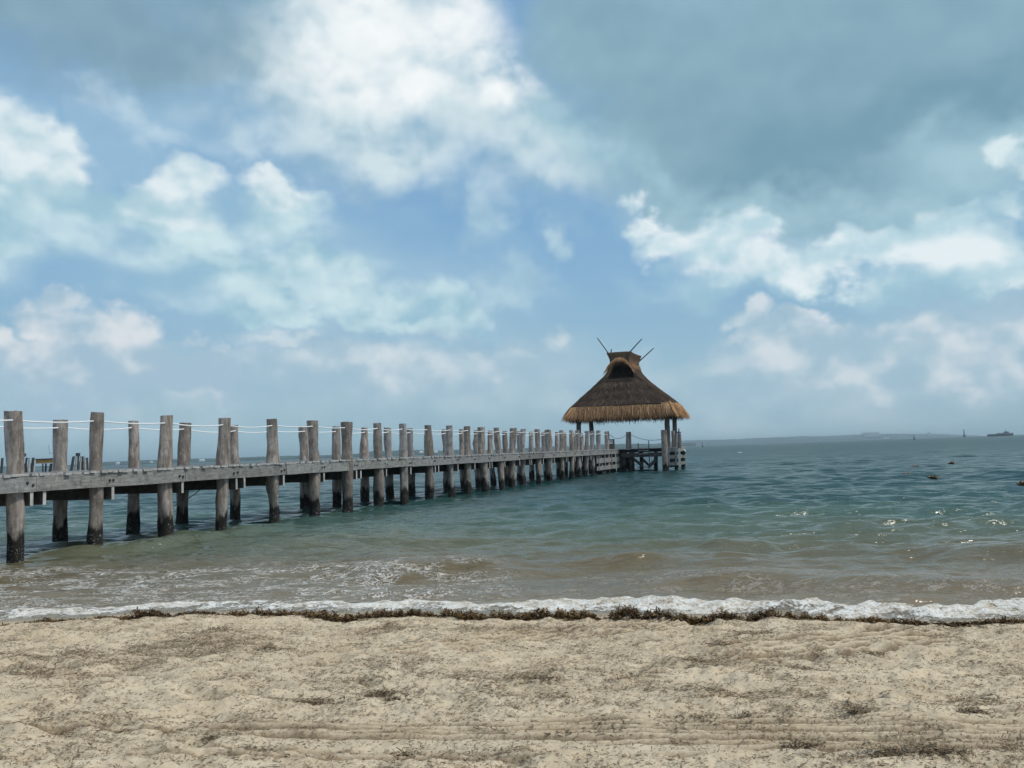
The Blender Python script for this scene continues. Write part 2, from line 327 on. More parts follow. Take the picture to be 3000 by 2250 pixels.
# ------------------------------------------------------------------ sand
def make_sand():
    mt, N = material('sand')
    P = N.pos
    deb = N.n('ShaderNodeAttribute', attribute_name='debris').outputs['Fac']; gr = N.n('ShaderNodeAttribute', attribute_name='groove_shade').outputs['Fac']
    wet = N.n('ShaderNodeAttribute', attribute_name='wet').outputs['Fac']
    g1 = N.noise(P, 2.3, 5, 0.6); g2 = N.noise(P, 60, 3, 0.6); g3 = N.noise(N.map(P, (1, 1.6, 1)), 24, 5, 0.7, 0.6)
    c = N.mix(N.sstep(g1, 0.3, 0.7), (0.470, 0.370, 0.245), (0.610, 0.500, 0.350))
    c = N.mix(N.sstep(g2, 0.35, 0.7, 0, 0.5), c, (0.69, 0.58, 0.425))
    fib = N.math('MAXIMUM', N.sstep(g3, 0.50, 0.62), N.sstep(N.noise(N.map(P, (1, 1.5, 1), (9, 2, 0)), 70, 3, 0.7, 0.8), 0.52, 0.66))
    dm = N.math('MULTIPLY', fib, N.sstep(deb, -0.15, 0.65))
    dm = N.math('ADD', N.math('MULTIPLY', dm, 0.72), N.sstep(deb, 0.30, 1.0, 0, 0.42))
    dc = N.mix(N.sstep(N.noise(P, 1.1, 3), 0.4, 0.6), (0.25, 0.182, 0.115), (0.235, 0.185, 0.128))
    c = N.mix(dm, c, dc)
    c = N.mix(N.math('MULTIPLY', gr, 0.78), c, (0.23, 0.17, 0.105))  # shade and caught debris of the rake lines painted into the sand colour
    c = N.mix(N.math('MULTIPLY', wet, 0.75), c, (0.26, 0.20, 0.125))
    N.link(c, 'Base Color'); N.link(N.lstep(wet, 0, 1, 0.95, 0.4), 'Roughness')
    N.bs.inputs['Specular IOR Level'].default_value = 0.10
    b1 = N.noise(P, 38, 5, 0.65)
    h = N.math('ADD', N.math('MULTIPLY', b1, 1.0), N.math('MULTIPLY', g3, 0.8))
    N.bump(h, 0.8, 0.007)
    Y = np.concatenate([np.linspace(1.2, 3.4, 40, endpoint=False), np.linspace(3.4, 11.8, 760), np.linspace(11.85, 24, 60)])
    k = np.concatenate([np.linspace(-1.6, -0.75, 60, endpoint=False), np.linspace(-0.75, 0.75, 880), np.linspace(0.75, 1.6, 61)[1:]])
    X = (k[None, :] * (Y[:, None] * 0.55 + 2.6)); YY = np.repeat(Y[:, None], X.shape[1], 1)
    z = base_z(X, YY); t = shoreY(X) - YY; dry = sst(t, 0.0, 0.7)
    db = debris(X, YY)
    rough = 0.036 * fbm(X * 0.8, YY * 1.1, 3) + 0.036 * np.abs(fbm(X * 2.2 + 9, YY * 3.6, 3)) + 0.014 * fbm(X * 6, YY * 9, 3, 0.6) + 0.010 * np.clip(db, 0, 1) * fbm(X * 22, YY * 26, 2)
    # hollows of footprints and scuffs
    for i in range(300):
        fx, fy = R.uniform(-5.8, 5.8), R.uniform(4.2, 9.3); a = R.uniform(-0.7, 0.7); L, W = R.uniform(.08, .24), R.uniform(.04, .10); dep = R.uniform(.012, .045)
        j0, j1 = np.searchsorted(Y, fy - 0.7), np.searchsorted(Y, fy + 0.7)
        if j1 <= j0: continue
        xs = X[j0:j1] - fx; ys = YY[j0:j1] - fy
        p = (xs * math.cos(a) + ys * math.sin(a)) / L; q = (-xs * math.sin(a) + ys * math.cos(a)) / W
        rr = p * p + q * q
        rough[j0:j1] += dep * (-np.exp(-rr) + 0.45 * np.exp(-(np.sqrt(rr) - 1.6) ** 2 * 3))
    # rake / tyre lines across the foreground
    groove_shade = np.zeros_like(X)
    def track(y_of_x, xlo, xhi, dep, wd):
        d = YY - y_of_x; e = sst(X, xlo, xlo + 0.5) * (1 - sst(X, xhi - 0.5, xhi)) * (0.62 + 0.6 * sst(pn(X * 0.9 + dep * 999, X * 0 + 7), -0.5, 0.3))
        np.maximum(groove_shade, e * np.exp(-((d - 0.3 * wd) / (wd * 0.9)) ** 2) * min(1, dep / .014), out=groove_shade)
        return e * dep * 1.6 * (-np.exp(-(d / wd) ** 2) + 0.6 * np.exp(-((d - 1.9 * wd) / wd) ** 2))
    wob = 0.02 * pn(X * 1.3, X * 0 + 1.5)
    L0 = 4.66 - 0.095 * X + wob
    rough = rough * (1 - 0.72 * np.exp(-((YY - L0 - 0.03) / 0.30) ** 4) * sst(X, -3.0, -0.6))
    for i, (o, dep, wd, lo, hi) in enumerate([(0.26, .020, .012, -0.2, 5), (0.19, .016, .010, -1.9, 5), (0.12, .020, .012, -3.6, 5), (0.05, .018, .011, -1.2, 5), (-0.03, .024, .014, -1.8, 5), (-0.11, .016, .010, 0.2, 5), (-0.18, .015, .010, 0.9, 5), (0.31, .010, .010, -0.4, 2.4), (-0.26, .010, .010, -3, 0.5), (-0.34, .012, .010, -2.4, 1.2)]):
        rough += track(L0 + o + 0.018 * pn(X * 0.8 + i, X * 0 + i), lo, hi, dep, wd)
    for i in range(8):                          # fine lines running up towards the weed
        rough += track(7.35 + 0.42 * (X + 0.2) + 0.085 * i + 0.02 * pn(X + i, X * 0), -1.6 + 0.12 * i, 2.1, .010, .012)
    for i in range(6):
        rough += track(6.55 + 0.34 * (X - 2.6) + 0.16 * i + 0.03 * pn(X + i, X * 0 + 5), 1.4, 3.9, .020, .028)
    z = z + rough * dry * sst(YY, 1.5, 3); db = np.clip(db + 0.55 * groove_shade * dry, 0, 1.3)  # debris mask also carries the painted shade of the rake lines
    wet_ = 1 - sst(t + 0.12 * fbm(X * 3, YY * 3, 2), 0.05, 0.42)
    me = grid_mesh('sand', np.stack([X, YY, z], -1), mt, {'debris': db, 'wet': wet_, 'groove_shade': groove_shade})
    o = link(me, 'sand'); o['kind'] = 'structure'
    o['label'] = 'pale beige beach sand with rake tracks and dry seagrass'
    return X, Y, z
SX, SY, SZ = make_sand()
def sand_z(x, y):
    j = np.clip(np.searchsorted(SY, y) - 1, 0, len(SY) - 2); f = np.clip((y - SY[j]) / (SY[j + 1] - SY[j]), 0, 1)
    out = np.empty_like(x)
    kk = SX[0] / (SY[0] * 0.55 + 2.6)
    c = np.clip(np.searchsorted(kk, x / (y * 0.55 + 2.6)), 1, len(kk) - 1)
    return SZ[j, c] * (1 - f) + SZ[j + 1, c] * f

# ------------------------------------------------------------------ sea
def make_sea():
    mt, N = material('sea_water')
    P = N.pos
    sh = N.n('ShaderNodeAttribute', attribute_name='shore').outputs['Fac']
    fo = N.n('ShaderNodeAttribute', attribute_name='foam').outputs['Fac']
    st = N.n('ShaderNodeAttribute', attribute_name='streak').outputs['Fac']
    big = N.noise(N.map(P, (0.6, 1, 1)), 0.16, 4, 0.55); mid = N.noise(N.map(P, (0.5, 1, 1)), 0.8, 3, 0.5)
    wob = N.math('ADD', N.math('MULTIPLY_ADD', big, 0.9, -0.45), N.math('MULTIPLY_ADD', mid, 0.24, -0.12))
    lg = N.math('ADD', N.math('LOGARITHM', N.math('ADD', sh, 1.0), 10.0), N.math('MULTIPLY', wob, 0.55))    # 0..3.5
    c = N.ramp(N.math('DIVIDE', lg, 3.0), [(0.0, (0.30, 0.25, 0.17)), (0.13, (0.185, 0.142, 0.085)), (0.25, (0.130, 0.104, 0.055)), (0.32, (0.098, 0.112, 0.070)), (0.38, (0.068, 0.112, 0.086)), (0.435, (0.028, 0.070, 0.062)), (0.50, (0.012, 0.047, 0.047)), (0.75, (0.009, 0.040, 0.039)), (1.0, (0.008, 0.034, 0.034))])
    # foam
    f1 = N.noise(N.map(P, (1, 1.3, 1)), 7, 6, 0.65, 0.4); f2 = N.noise(P, 26, 4, 0.7)
    fm = N.sstep(N.math('ADD', fo, N.math('ADD', N.math('MULTIPLY_ADD', f1, 1.5, -0.75), N.math('MULTIPLY_ADD', f2, 0.9, -0.45))), 0.26, 0.66)
    sp = N.map(P, (1, 2.1, 1))
    r1 = N.math('ABSOLUTE', N.math('SUBTRACT', N.noise(sp, 2.6, 4, 0.6, 0.8), 0.5))
    r2 = N.math('ABSOLUTE', N.math('SUBTRACT', N.noise(N.map(sp, (1, 1, 1), (4, 7, 0)), 6.0, 3, 0.6, 0.5), 0.5))
    sk = N.math('MAXIMUM', N.sstep(r1, 0.045, 0.008), N.sstep(r2, 0.05, 0.01))
    sk = N.math('MULTIPLY', sk, N.sstep(N.noise(sp, 1.1, 3, 0.6), 0.42, 0.54))
    sk = N.math('MULTIPLY', sk, N.sstep(N.noise(P, 22, 2, 0.6), 0.24, 0.44))
    sk = N.math('MULTIPLY', sk, st)
    fm = N.math('MAXIMUM', fm, sk)
    fcol = N.mix(N.sstep(N.math('ADD', N.math('MULTIPLY', f2, 0.5), N.math('MULTIPLY', f1, 0.5)), 0.40, 0.60), (0.56, 0.47, 0.345), (0.94, 0.915, 0.855))
    fcol = N.mix(N.sstep(sh, 0.32, 0.0, 0, 0.75), fcol, (0.55, 0.46, 0.33))
    N.link(N.mix(fm, c, fcol), 'Base Color')
    N.link(N.math('MAXIMUM', N.sstep(fm, 0, 1, 0.10, 0.8), N.math('ADD', N.sstep(lg, 1.2, 2.5, 0.15, 0.36), N.sstep(sh, 9.0, 3.0, 0.0, 0.02))), 'Roughness')
    N.bs.inputs['IOR'].default_value = 1.333; N.link(N.sstep(sh, 6.0, 26.0, 0.52, 0.34), 'Specular IOR Level')
    # ripples finer than the mesh, stretched along the crests
    q = N.map(P, (0.40, 1, 1), (0, 0, 0), (0, 0, math.radians(-9)))
    b = N.math('ADD', N.math('MULTIPLY', N.noise(q, 3.2, 4, 0.55), 0.095), N.math('MULTIPLY', N.noise(q, 1.1, 3, 0.5), 0.12))
    b = N.math('ADD', b, N.math('MULTIPLY', N.noise(N.map(P, (0.5, 1, 1)), 0.35, 3, 0.5), 0.22))
    b = N.math('ADD', b, N.math('MULTIPLY', N.noise(q, 8.0, 3, 0.6), 0.045))
    b = N.math('ADD', b, N.math('MULTIPLY', N.math('MULTIPLY', N.math('ADD', f2, f1), fm), 0.05))
    N.bump(b, 0.9, 1.0)
    Y = [6.6]
    while Y[-1] < 520: Y.append(Y[-1] + max(0.035, Y[-1] * 0.0062 - 0.02))
    while Y[-1] < 9500: Y.append(Y[-1] * 1.12)
    Y = np.array(Y)
    k = np.concatenate([np.linspace(-1.5, -0.72, 60, endpoint=False), np.linspace(-0.72, 0.72, 620), np.linspace(0.72, 1.5, 61)[1:]])
    X = k[None, :] * (Y[:, None] + 1.5); YY = np.repeat(Y[:, None], X.shape[1], 1)
    s = (YY - shoreY(X)) * 0.985
    dY = np.gradient(Y)[:, None]
    z = np.zeros_like(X); rs = np.random.RandomState(5)
    calm = 0.45 + 0.55 * sst(s, 1.5, 8)
    gust = 0.75 + 0.5 * sst(fbm(X * 0.05 + 3, YY * 0.09, 3), -0.5, 0.6)
    NW = 90
    for i in range(NW):
        lam = 0.30 * (17.0) ** (i / (NW - 1.0)) * rs.uniform(0.9, 1.1)
        th = math.radians(-90 + rs.normal(0, 20) + 6); kx, ky = math.cos(th) * 2 * math.pi / lam, math.sin(th) * 2 * math.pi / lam
        amp = 0.25 * math.sqrt(2.0 / NW) * lam / (2 * math.pi) * (1.45 if lam < 1.3 else (0.95 if lam < 2.4 else 0.42))
        ph = rs.uniform(0, 2 * math.pi)
        w_ = sst(lam / np.maximum(dY, 0.012 * YY * 0.4), 2.2, 4.0)
        rows = (w_[:, 0] > 0.01)
        if not rows.any(): continue
        a_ = kx * X[rows] + ky * YY[rows] + ph + 0.6 * pn(X[rows] / lam * 0.22, YY[rows] / lam * 0.22)
        sn = np.sin(a_); z[rows] += w_[rows] * amp * (sn + 0.28 * np.cos(2 * a_))
    z = z * calm * gust
    # low breakers coming in: crest given by photo pixels, height, width
    def swell(pts, H, wl=0.30, ws=0.75):
        w = np.array([atz(x, y, 0.08)[:2] for x, y in pts]); w = w[np.argsort(w[:, 0])]
        xc = np.interp(X, w[:, 0], w[:, 1]) + 0.05 * pn(X * 1.2, X * 0 + H * 90); L = (w[-1, 0] - w[0, 0])
        e = sst(X, w[0, 0], w[0, 0] + 0.3 * L) * (1 - sst(X, w[-1, 0] - 0.35 * L, w[-1, 0]))
        d = YY - xc
        return H * e * np.where(d < 0, np.exp(-(d / (wl * 1.25)) ** 2), np.exp(-(d / (ws * 1.3)) ** 2))
    z += swell([(960, 1672), (1200, 1662), (1370, 1657), (1480, 1664), (1600, 1676)], 0.20, 0.32)
    z += swell([(1750, 1722), (2000, 1694), (2250, 1697), (2500, 1704), (2900, 1702), (3200, 1700)], 0.15, 0.28)
    z += swell([(-60, 1640), (60, 1622), (250, 1614), (420, 1600), (640, 1566), (800, 1545), (950, 1535)], 0.17, 0.45, 0.9)
    z += swell([(1680, 1660), (1900, 1640), (2150, 1636), (2420, 1644)], 0.14, 0.30)
    z += swell([(2700, 1625), (2850, 1608), (3000, 1612), (3200, 1612)], 0.12, 0.30)
    z += swell([(2380, 1556), (2480, 1542), (2600, 1544), (2720, 1552)], 0.10, 0.4)
    z += swell([(2040, 1600), (2200, 1586), (2330, 1596)], 0.10, 0.35)
    z += swell([(1420, 1600), (1560, 1592), (1680, 1586), (1800, 1590)], 0.06, 0.3)
    z += swell([(1000, 1640), (1100, 1624), (1250, 1620)], 0.06, 0.25)
    # the last broken wave: lumpy foam ridge at the water's edge
    bw = 0.84 + 0.26 * pn(X * 0.6, X * 0 + 2) + 0.18 * pn(X * 1.9, X * 0 + 5) + 0.10 * pn(X * 5.1, X * 0 + 1)
    bore = sst(s, -0.12, 0.10) * (1 - sst(s, bw - 0.28, bw + 0.06))
    hb = 0.022 + 0.040 * sst(X, -1.5, 2.5) + 0.03 * pn(X * 0.9, X * 0 + 4)
    ridge = np.exp(-((s - bw * 0.72) / 0.26) ** 2)
    lump = 0.55 + 0.45 * fbm(X * 3.2, YY * 5.0, 4, 0.55)
    z = z * (1 - 0.8 * bore) + bore * (0.05 + hb * ridge + (0.035 + 0.04 * sst(X, -2, 2)) * lump * (0.3 + 0.7 * ridge))
    z = np.where(s < 0.1, z * sst(s, -0.22, 0.1) - 0.30 * (1 - sst(s, -0.35, 0.02)), z)
    foam = bore * (0.25 + 0.30 * ridge + 0.34 * fbm(X * 1.2, YY * 2.6, 3) + 0.12 * sst(X, -2.5, 2)) + 0.24 * (1 - sst(s, bw - 0.2, bw + 0.5)) * sst(s, 0, 0.3)
    streak = sst(s, 0.7, 1.2) * (1 - sst(s, 2.4 + 1.4 * sst(-X, -1.5, 4), 4.4 + 1.2 * sst(-X, -1, 4))) * (0.22 + 0.78 * (1 - sst(X, -1.8, 0.6)))
    # a few small whitecaps farther out
    for (x, y, w_) in [(2167, 1327, 0.55)]:
        p = atz(x, y, 0.05); foam += 1.1 * np.exp(-((X - p[0]) / w_) ** 2 - ((YY - p[1]) / (w_ * 1.5)) ** 2); z += 0.3 * np.exp(-((X - p[0]) / w_) ** 2 - ((YY - p[1]) / (w_ * 2.2)) ** 2)
    z = z - np.where(YY > 600, 0.0, 0)
    me = grid_mesh('sea', np.stack([X, YY, z], -1), mt, {'shore': np.maximum(s, 0), 'foam': foam, 'streak': streak})
    o = link(me, 'sea'); o['kind'] = 'structure'
    o['label'] = 'choppy sea from sandy olive shallows to dark teal, foam at its edge'
make_sea()

# ------------------------------------------------------------------ seaweed along the water's edge and dry seagrass on the sand
def leaf_quads(cx, cy, cz, n_len, n_wid, az, el, bend=0.3):
    """arrays -> (n,4,3) thin tapered blades starting at c, pointing along az / el"""
    d = np.stack([np.cos(az) * np.cos(el), np.sin(az) * np.cos(el), np.sin(el)], -1)
    sdir = np.stack([-np.sin(az), np.cos(az), np.zeros_like(az)], -1)
    tw = RS.uniform(-0.9, 0.9, len(az))[:, None]
    sdir = sdir * np.cos(tw) + np.cross(d, sdir) * np.sin(tw)
    c = np.stack([cx, cy, cz], -1); h = (n_wid / 2)[:, None]; L = n_len[:, None]
    return np.stack([c - sdir * h, c + sdir * h, c + d * L + sdir * h * 0.5, c + d * L - sdir * h * 0.5], 1)

def make_seaweed():
    mt, N = material('seaweed')
    at = N.n('ShaderNodeAttribute', attribute_name='tone').outputs['Fac']
    N.link(N.ramp(at, [(0.0, (0.030, 0.018, 0.009)), (0.4, (0.095, 0.052, 0.018)), (0.75, (0.21, 0.12, 0.036)), (1.0, (0.36, 0.21, 0.065))]), 'Base Color')
    N.bs.inputs['Roughness'].default_value = 0.6; N.bs.inputs['Specular IOR Level'].default_value = 0.25
    # photo x, y of the line's foot, height of the heap in photo pixels
    prof = [(-900, 1868, 8), (-500, 1850, 12), (-200, 1836, 6), (0, 1836, 7), (90, 1828, 6), (140, 1821, 12), (180, 1819, 6), (265, 1815, 2), (275, 1808, 9), (330, 1810, 5), (370, 1815, 22), (420, 1806, 28), (445, 1803, 32), (470, 1803, 12), (510, 1806, 7), (560, 1793, 12), (620, 1795, 10), (660, 1800, 3), (680, 1800, 14), (720, 1803, 20), (800, 1803, 20), (880, 1806, 16), (920, 1820, 30), (980, 1822, 28), (1040, 1820, 20), (1100, 1812, 24), (1200, 1804, 26), (1240, 1806, 20),
            (1275, 1803, 6), (1300, 1808, 22), (1340, 1822, 36), (1400, 1822, 30), (1500, 1822, 26), (1560, 1820, 36), (1620, 1822, 28), (1700, 1822, 32), (1740, 1822, 16), (1785, 1826, 3), (1800, 1830, 38), (1880, 1828, 34), (1960, 1830, 26), (2060, 1830, 24), (2150, 1830, 28), (2195, 1822, 12), (2210, 1818, 36), (2250, 1818, 30), (2290, 1812, 20), (2370, 1812, 18), (2440, 1822, 12), (2500, 1826, 8), (2560, 1832, 20), (2650, 1838, 28), (2720, 1840, 16), (2800, 1846, 12), (2880, 1842, 14), (2940, 1834, 20), (3000, 1830, 16), (3200, 1826, 16), (3500, 1816, 24), (3800, 1806, 14), (4300, 1790, 20)]
    px = np.array([p[0] for p in prof], float); py = np.array([p[1] for p in prof], float); ph = np.array([p[2] for p in prof], float)
    n = 46000
    xs = RS.uniform(-900, 4300, n); hh = 1.15 * np.interp(xs, px, ph) * (0.80 + 0.75 * pn(xs / 24.0, xs * 0) + 0.3 * pn(xs / 9.0, xs * 0 + 4)); keep = RS.rand(n) < np.clip(hh / 22, 0.12, 1); xs, hh = xs[keep], hh[keep]
    ys = np.interp(xs, px, py)
    w = np.array([atz(x, y + 3, 0.10) for x, y in zip(xs, ys)])
    dist = w[:, 1]; H = np.clip(hh * dist / FPX, 0.01, 0.2)
    y = w[:, 1] + np.abs(RS.normal(0, 0.6, len(xs))) * H * 1.3 - np.abs(RS.normal(0, 0.05, len(xs))) * (RS.rand(len(xs)) < .3); x = w[:, 0]
    z0 = sand_z(x, y)
    lvl = RS.rand(len(xs)) ** 1.2
    z = np.maximum(z0, 0.05) + lvl * H * 0.85 * (1 - np.clip((y - w[:, 1]) / (H * 2.4 + 0.02), 0, 0.85))
    az = RS.uniform(0, 2 * np.pi, len(xs)); el = RS.normal(0.15, 0.5, len(xs))
    L = RS.uniform(0.015, 0.038, len(xs)) * (0.7 + 0.3 * H / 0.1); W = RS.uniform(0.009, 0.02, len(xs))
    tone = np.clip(0.30 + 0.35 * pn(x * 1.1, x * 0 + 2) + RS.normal(0, 0.2, len(xs)) + 0.2 * lvl, 0, 1)
    o = link(quads_mesh('seaweed', leaf_quads(x, y, z, L, W, az, el), mt, {'tone': tone}), 'seaweed')
    tag(o, 'dark brown seaweed heaped in a line along the water edge', 'seaweed', kind='stuff')

def make_seagrass():
    mt, N = material('dry_seagrass')
    at = N.n('ShaderNodeAttribute', attribute_name='tone').outputs['Fac']
    N.link(N.ramp(at, [(0.0, (0.06, 0.046, 0.033)), (0.3, (0.17, 0.122, 0.076)), (0.7, (0.32, 0.24, 0.15)), (1.0, (0.50, 0.39, 0.26))]), 'Base Color')
    N.bs.inputs['Roughness'].default_value = 0.9; N.bs.inputs['Specular IOR Level'].default_value = 0.08
    n = 900000
    y = 3.6 + 6.6 * RS.rand(n) ** 0.9; x = (RS.rand(n) * 2 - 1) * (y * 0.66 + 0.25)
    t = shoreY(x) - y; db = debris(x, y)
    keep = (t > 0.25) & (RS.rand(n) < np.clip(db - 0.22, 0.0, 1) ** 1.1 * 0.46 + 0.06)
    x, y, db = x[keep], y[keep], db[keep]
    m_ = len(x)
    az = RS.normal(0, 0.9, m_) + np.where(RS.rand(m_) < 0.5, 0, math.pi); el = np.abs(RS.normal(0.05, 0.22, m_))
    L = RS.uniform(0.006, 0.028, m_) * np.where(RS.rand(m_) < .06, 1.9, 1); W = RS.uniform(0.003, 0.007, m_)
    z = sand_z(x, y) + RS.uniform(0.001, 0.014, m_) * (0.4 + db)
    tone = np.clip(0.44 + RS.normal(0, 0.22, m_) - 0.10 * db, 0, 1)
    Q = [leaf_quads(x, y, z, L, W, az, el)]; T = [tone]
    # tufts and small heaps
    for (px, py, rpx, cnt, tn, hgt) in [(930, 2062, 60, 520, .05, .05), (640, 1855, 70, 420, .2, .05), (800, 1905, 40, 320, .25, .05), (70, 1985, 60, 420, .35, .06), (430, 1885, 40, 260, .15, .05), (1120, 2035, 45, 360, .15, .05), (1150, 2045, 25, 200, .1, .04), (1540, 1990, 50, 320, .25, .05), (1590, 2003, 16, 120, .05, .04), (2020, 1940, 40, 300, .3, .06), (2350, 1958, 26, 200, .2, .05), (2570, 1930, 24, 200, .12, .05), (2510, 2090, 40, 360, .25, .06), (2350, 2190, 36, 360, .08, .05), (2610, 2222, 70, 520, .05, .05), (2720, 2215, 40, 260, .08, .05), (2850, 2082, 36, 260, .1, .04), (2105, 1885, 36, 260, .1, .03), (2180, 1850, 60, 380, .25, .07), (2240, 1840, 40, 260, .3, .06), (1140, 1845, 60, 380, .35, .06), (1060, 1990, 36, 240, .3, .05), (1790, 2155, 30, 160, .05, .03), (1685, 2166, 8, 70, .02, .02), (1740, 2166, 6, 60, .02, .02), (1190, 2210, 16, 120, .15, .05), (620, 2168, 24, 120, .1, .03), (2780, 2215, 60, 300, .12, .04), (2040, 1950, 20, 120, .2, .05), (330, 2100, 40, 120, .5, .03), (2900, 2060, 60, 200, .3, .04), (2060, 2110, 60, 240, .2, .04), (2180, 2105, 50, 220, .2, .04)]:
        p = atz(px, py, 0.3); p = atz(px, py, float(sand_z(p[0:1], p[1:2])[0])); d = p[1]; r = rpx * d / FPX
        cnt = int(cnt * 0.5); a = RS.uniform(0, 2 * np.pi, cnt); rr = np.abs(RS.normal(0, 0.5, cnt)); xx = p[0] + rr * r * np.cos(a); yy = p[1] + rr * r * 1.3 * np.sin(a)
        xx = p[0] + rr * r * 1.35 * np.cos(a) + RS.normal(0, .05, cnt); zz = sand_z(xx, yy) + RS.rand(cnt) * hgt * 0.6 * np.exp(-rr ** 2 * 2)
        Q.append(leaf_quads(xx, yy, zz, RS.uniform(0.015, 0.045, cnt), RS.uniform(.004, .009, cnt), RS.uniform(0, 2 * np.pi, cnt), RS.normal(0.08, 0.25, cnt))); T.append(np.clip(tn + RS.normal(0.16, 0.16, cnt), 0, 1))
    o = link(quads_mesh('dry_seagrass', np.concatenate(Q), mt, {'tone': np.concatenate(T)}), 'dry_seagrass')
    tag(o, 'dry grey brown seagrass scraps strewn over the beach sand', 'seagrass', kind='stuff')
make_seaweed(); make_seagrass()
# ------------------------------------------------------------------ pier frame: s runs out along the pier, w to its right
D3 = np.array([.38, 1, 0]); D3 /= np.linalg.norm(D3); W3 = np.array([D3[1], -D3[0], 0]); Z3 = np.array([0, 0, 1.0])
A3 = np.array([-16.75 + .38 * 17, 17.0, 0])
def pp(s, w, z): return A3 + D3 * s + W3 * w + Z3 * z
def deckz(s): return 1.77 + 0.04 * min(1, max(0, s) / 12)

def wood(name, c1, c2, wet=True, streak=(14, 14, 1.3), rough=0.9):
    mt, N = material(name)
    n1 = N.noise(N.map(N.pos, streak), 1.0, 5, 0.6); n2_ = N.noise(N.pos, 5, 4, 0.6); n3 = N.noise(N.map(N.pos, tuple(x * 3 for x in streak)), 1.0, 3, 0.6); n4 = N.noise(N.map(N.pos, (9, 9, 3.5)), 1.0, 5, 0.7)
    c = N.mix(N.sstep(n1, 0.32, 0.68), c1, c2)
    rnd = N.n('ShaderNodeObjectInfo').outputs['Random']; r2_ = N.math('FRACT', N.math('MULTIPLY', rnd, 7.31))
    c = N.mix(N.sstep(rnd, 0.4, 1.0, 0, 0.5), c, tuple(x * 0.62 for x in c1)); c = N.mix(N.sstep(r2_, 0.45, 1.0, 0, 0.45), c, (sum(c2) / 3,) * 3)
    c = N.mix(N.sstep(n2_, 0.45, 0.7, 0, 0.55), c, tuple(x * 0.55 for x in c1))
    c = N.mix(N.sstep(n4, 0.56, 0.66, 0, 0.55), c, tuple(x * 0.5 for x in c1)); c = N.mix(N.sstep(n4, 0.42, 0.34, 0, 0.5), c, tuple(min(1, x * 1.25) for x in c2))
    c = N.mix(N.sstep(n3, 0.60, 0.72, 0, 0.5), c, tuple(min(1, x * 1.45) for x in c2))
    if wet:
        z = N.n('ShaderNodeSeparateXYZ', {0: N.pos}).outputs[2]
        zz = N.math('ADD', z, N.math('MULTIPLY_ADD', N.noise(N.map(N.pos, (5, 5, 2)), 1.0, 4, 0.6), -1.1, 0.55))
        sal = N.math('MULTIPLY', N.math('MULTIPLY', N.sstep(zz, 0.42, 0.62), N.sstep(zz, 1.15, 0.75)), N.sstep(N.noise(N.map(N.pos, (7, 7, 3)), 1.0, 4), 0.52, 0.68, 0, 0.6))
        c = N.mix(sal, c, (0.34, 0.31, 0.28))
        c = N.mix(N.sstep(zz, 0.66, 0.42), c, (0.022, 0.021, 0.018))
        c = N.mix(N.math('MULTIPLY', N.sstep(zz, 0.34, 0.22), N.sstep(N.noise(N.pos, 30, 2), 0.60, 0.68)), c, (0.28, 0.26, 0.23))
    N.link(c, 'Base Color'); N.bs.inputs['Roughness'].default_value = rough; N.bs.inputs['Specular IOR Level'].default_value = 0.2
    N.bump(N.math('ADD', n1, N.math('MULTIPLY', n3, 0.5)), 0.6, 0.02)
    return mt
M_post = wood('weathered_post_wood', (0.185, 0.154, 0.128), (0.400, 0.348, 0.305), True, (10, 10, 1.8))
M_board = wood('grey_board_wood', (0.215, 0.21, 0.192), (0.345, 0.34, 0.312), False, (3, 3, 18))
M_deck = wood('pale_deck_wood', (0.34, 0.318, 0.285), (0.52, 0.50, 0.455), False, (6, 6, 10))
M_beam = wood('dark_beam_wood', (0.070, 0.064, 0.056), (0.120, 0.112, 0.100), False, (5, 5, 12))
M_dark = wood('shaded_pile_wood', (0.050, 0.047, 0.043), (0.105, 0.098, 0.090))  # shade beneath the landing put into this darker wood colour
M_rope = simple('white_rope', (0.88, 0.88, 0.86), 0.8, 0.12, 60)
M_bolt = simple('rusty_bolt', (0.025, 0.022, 0.020), 0.7)
M_metal = simple('dark_metal', (0.045, 0.055, 0.065), 0.5, 0.2)

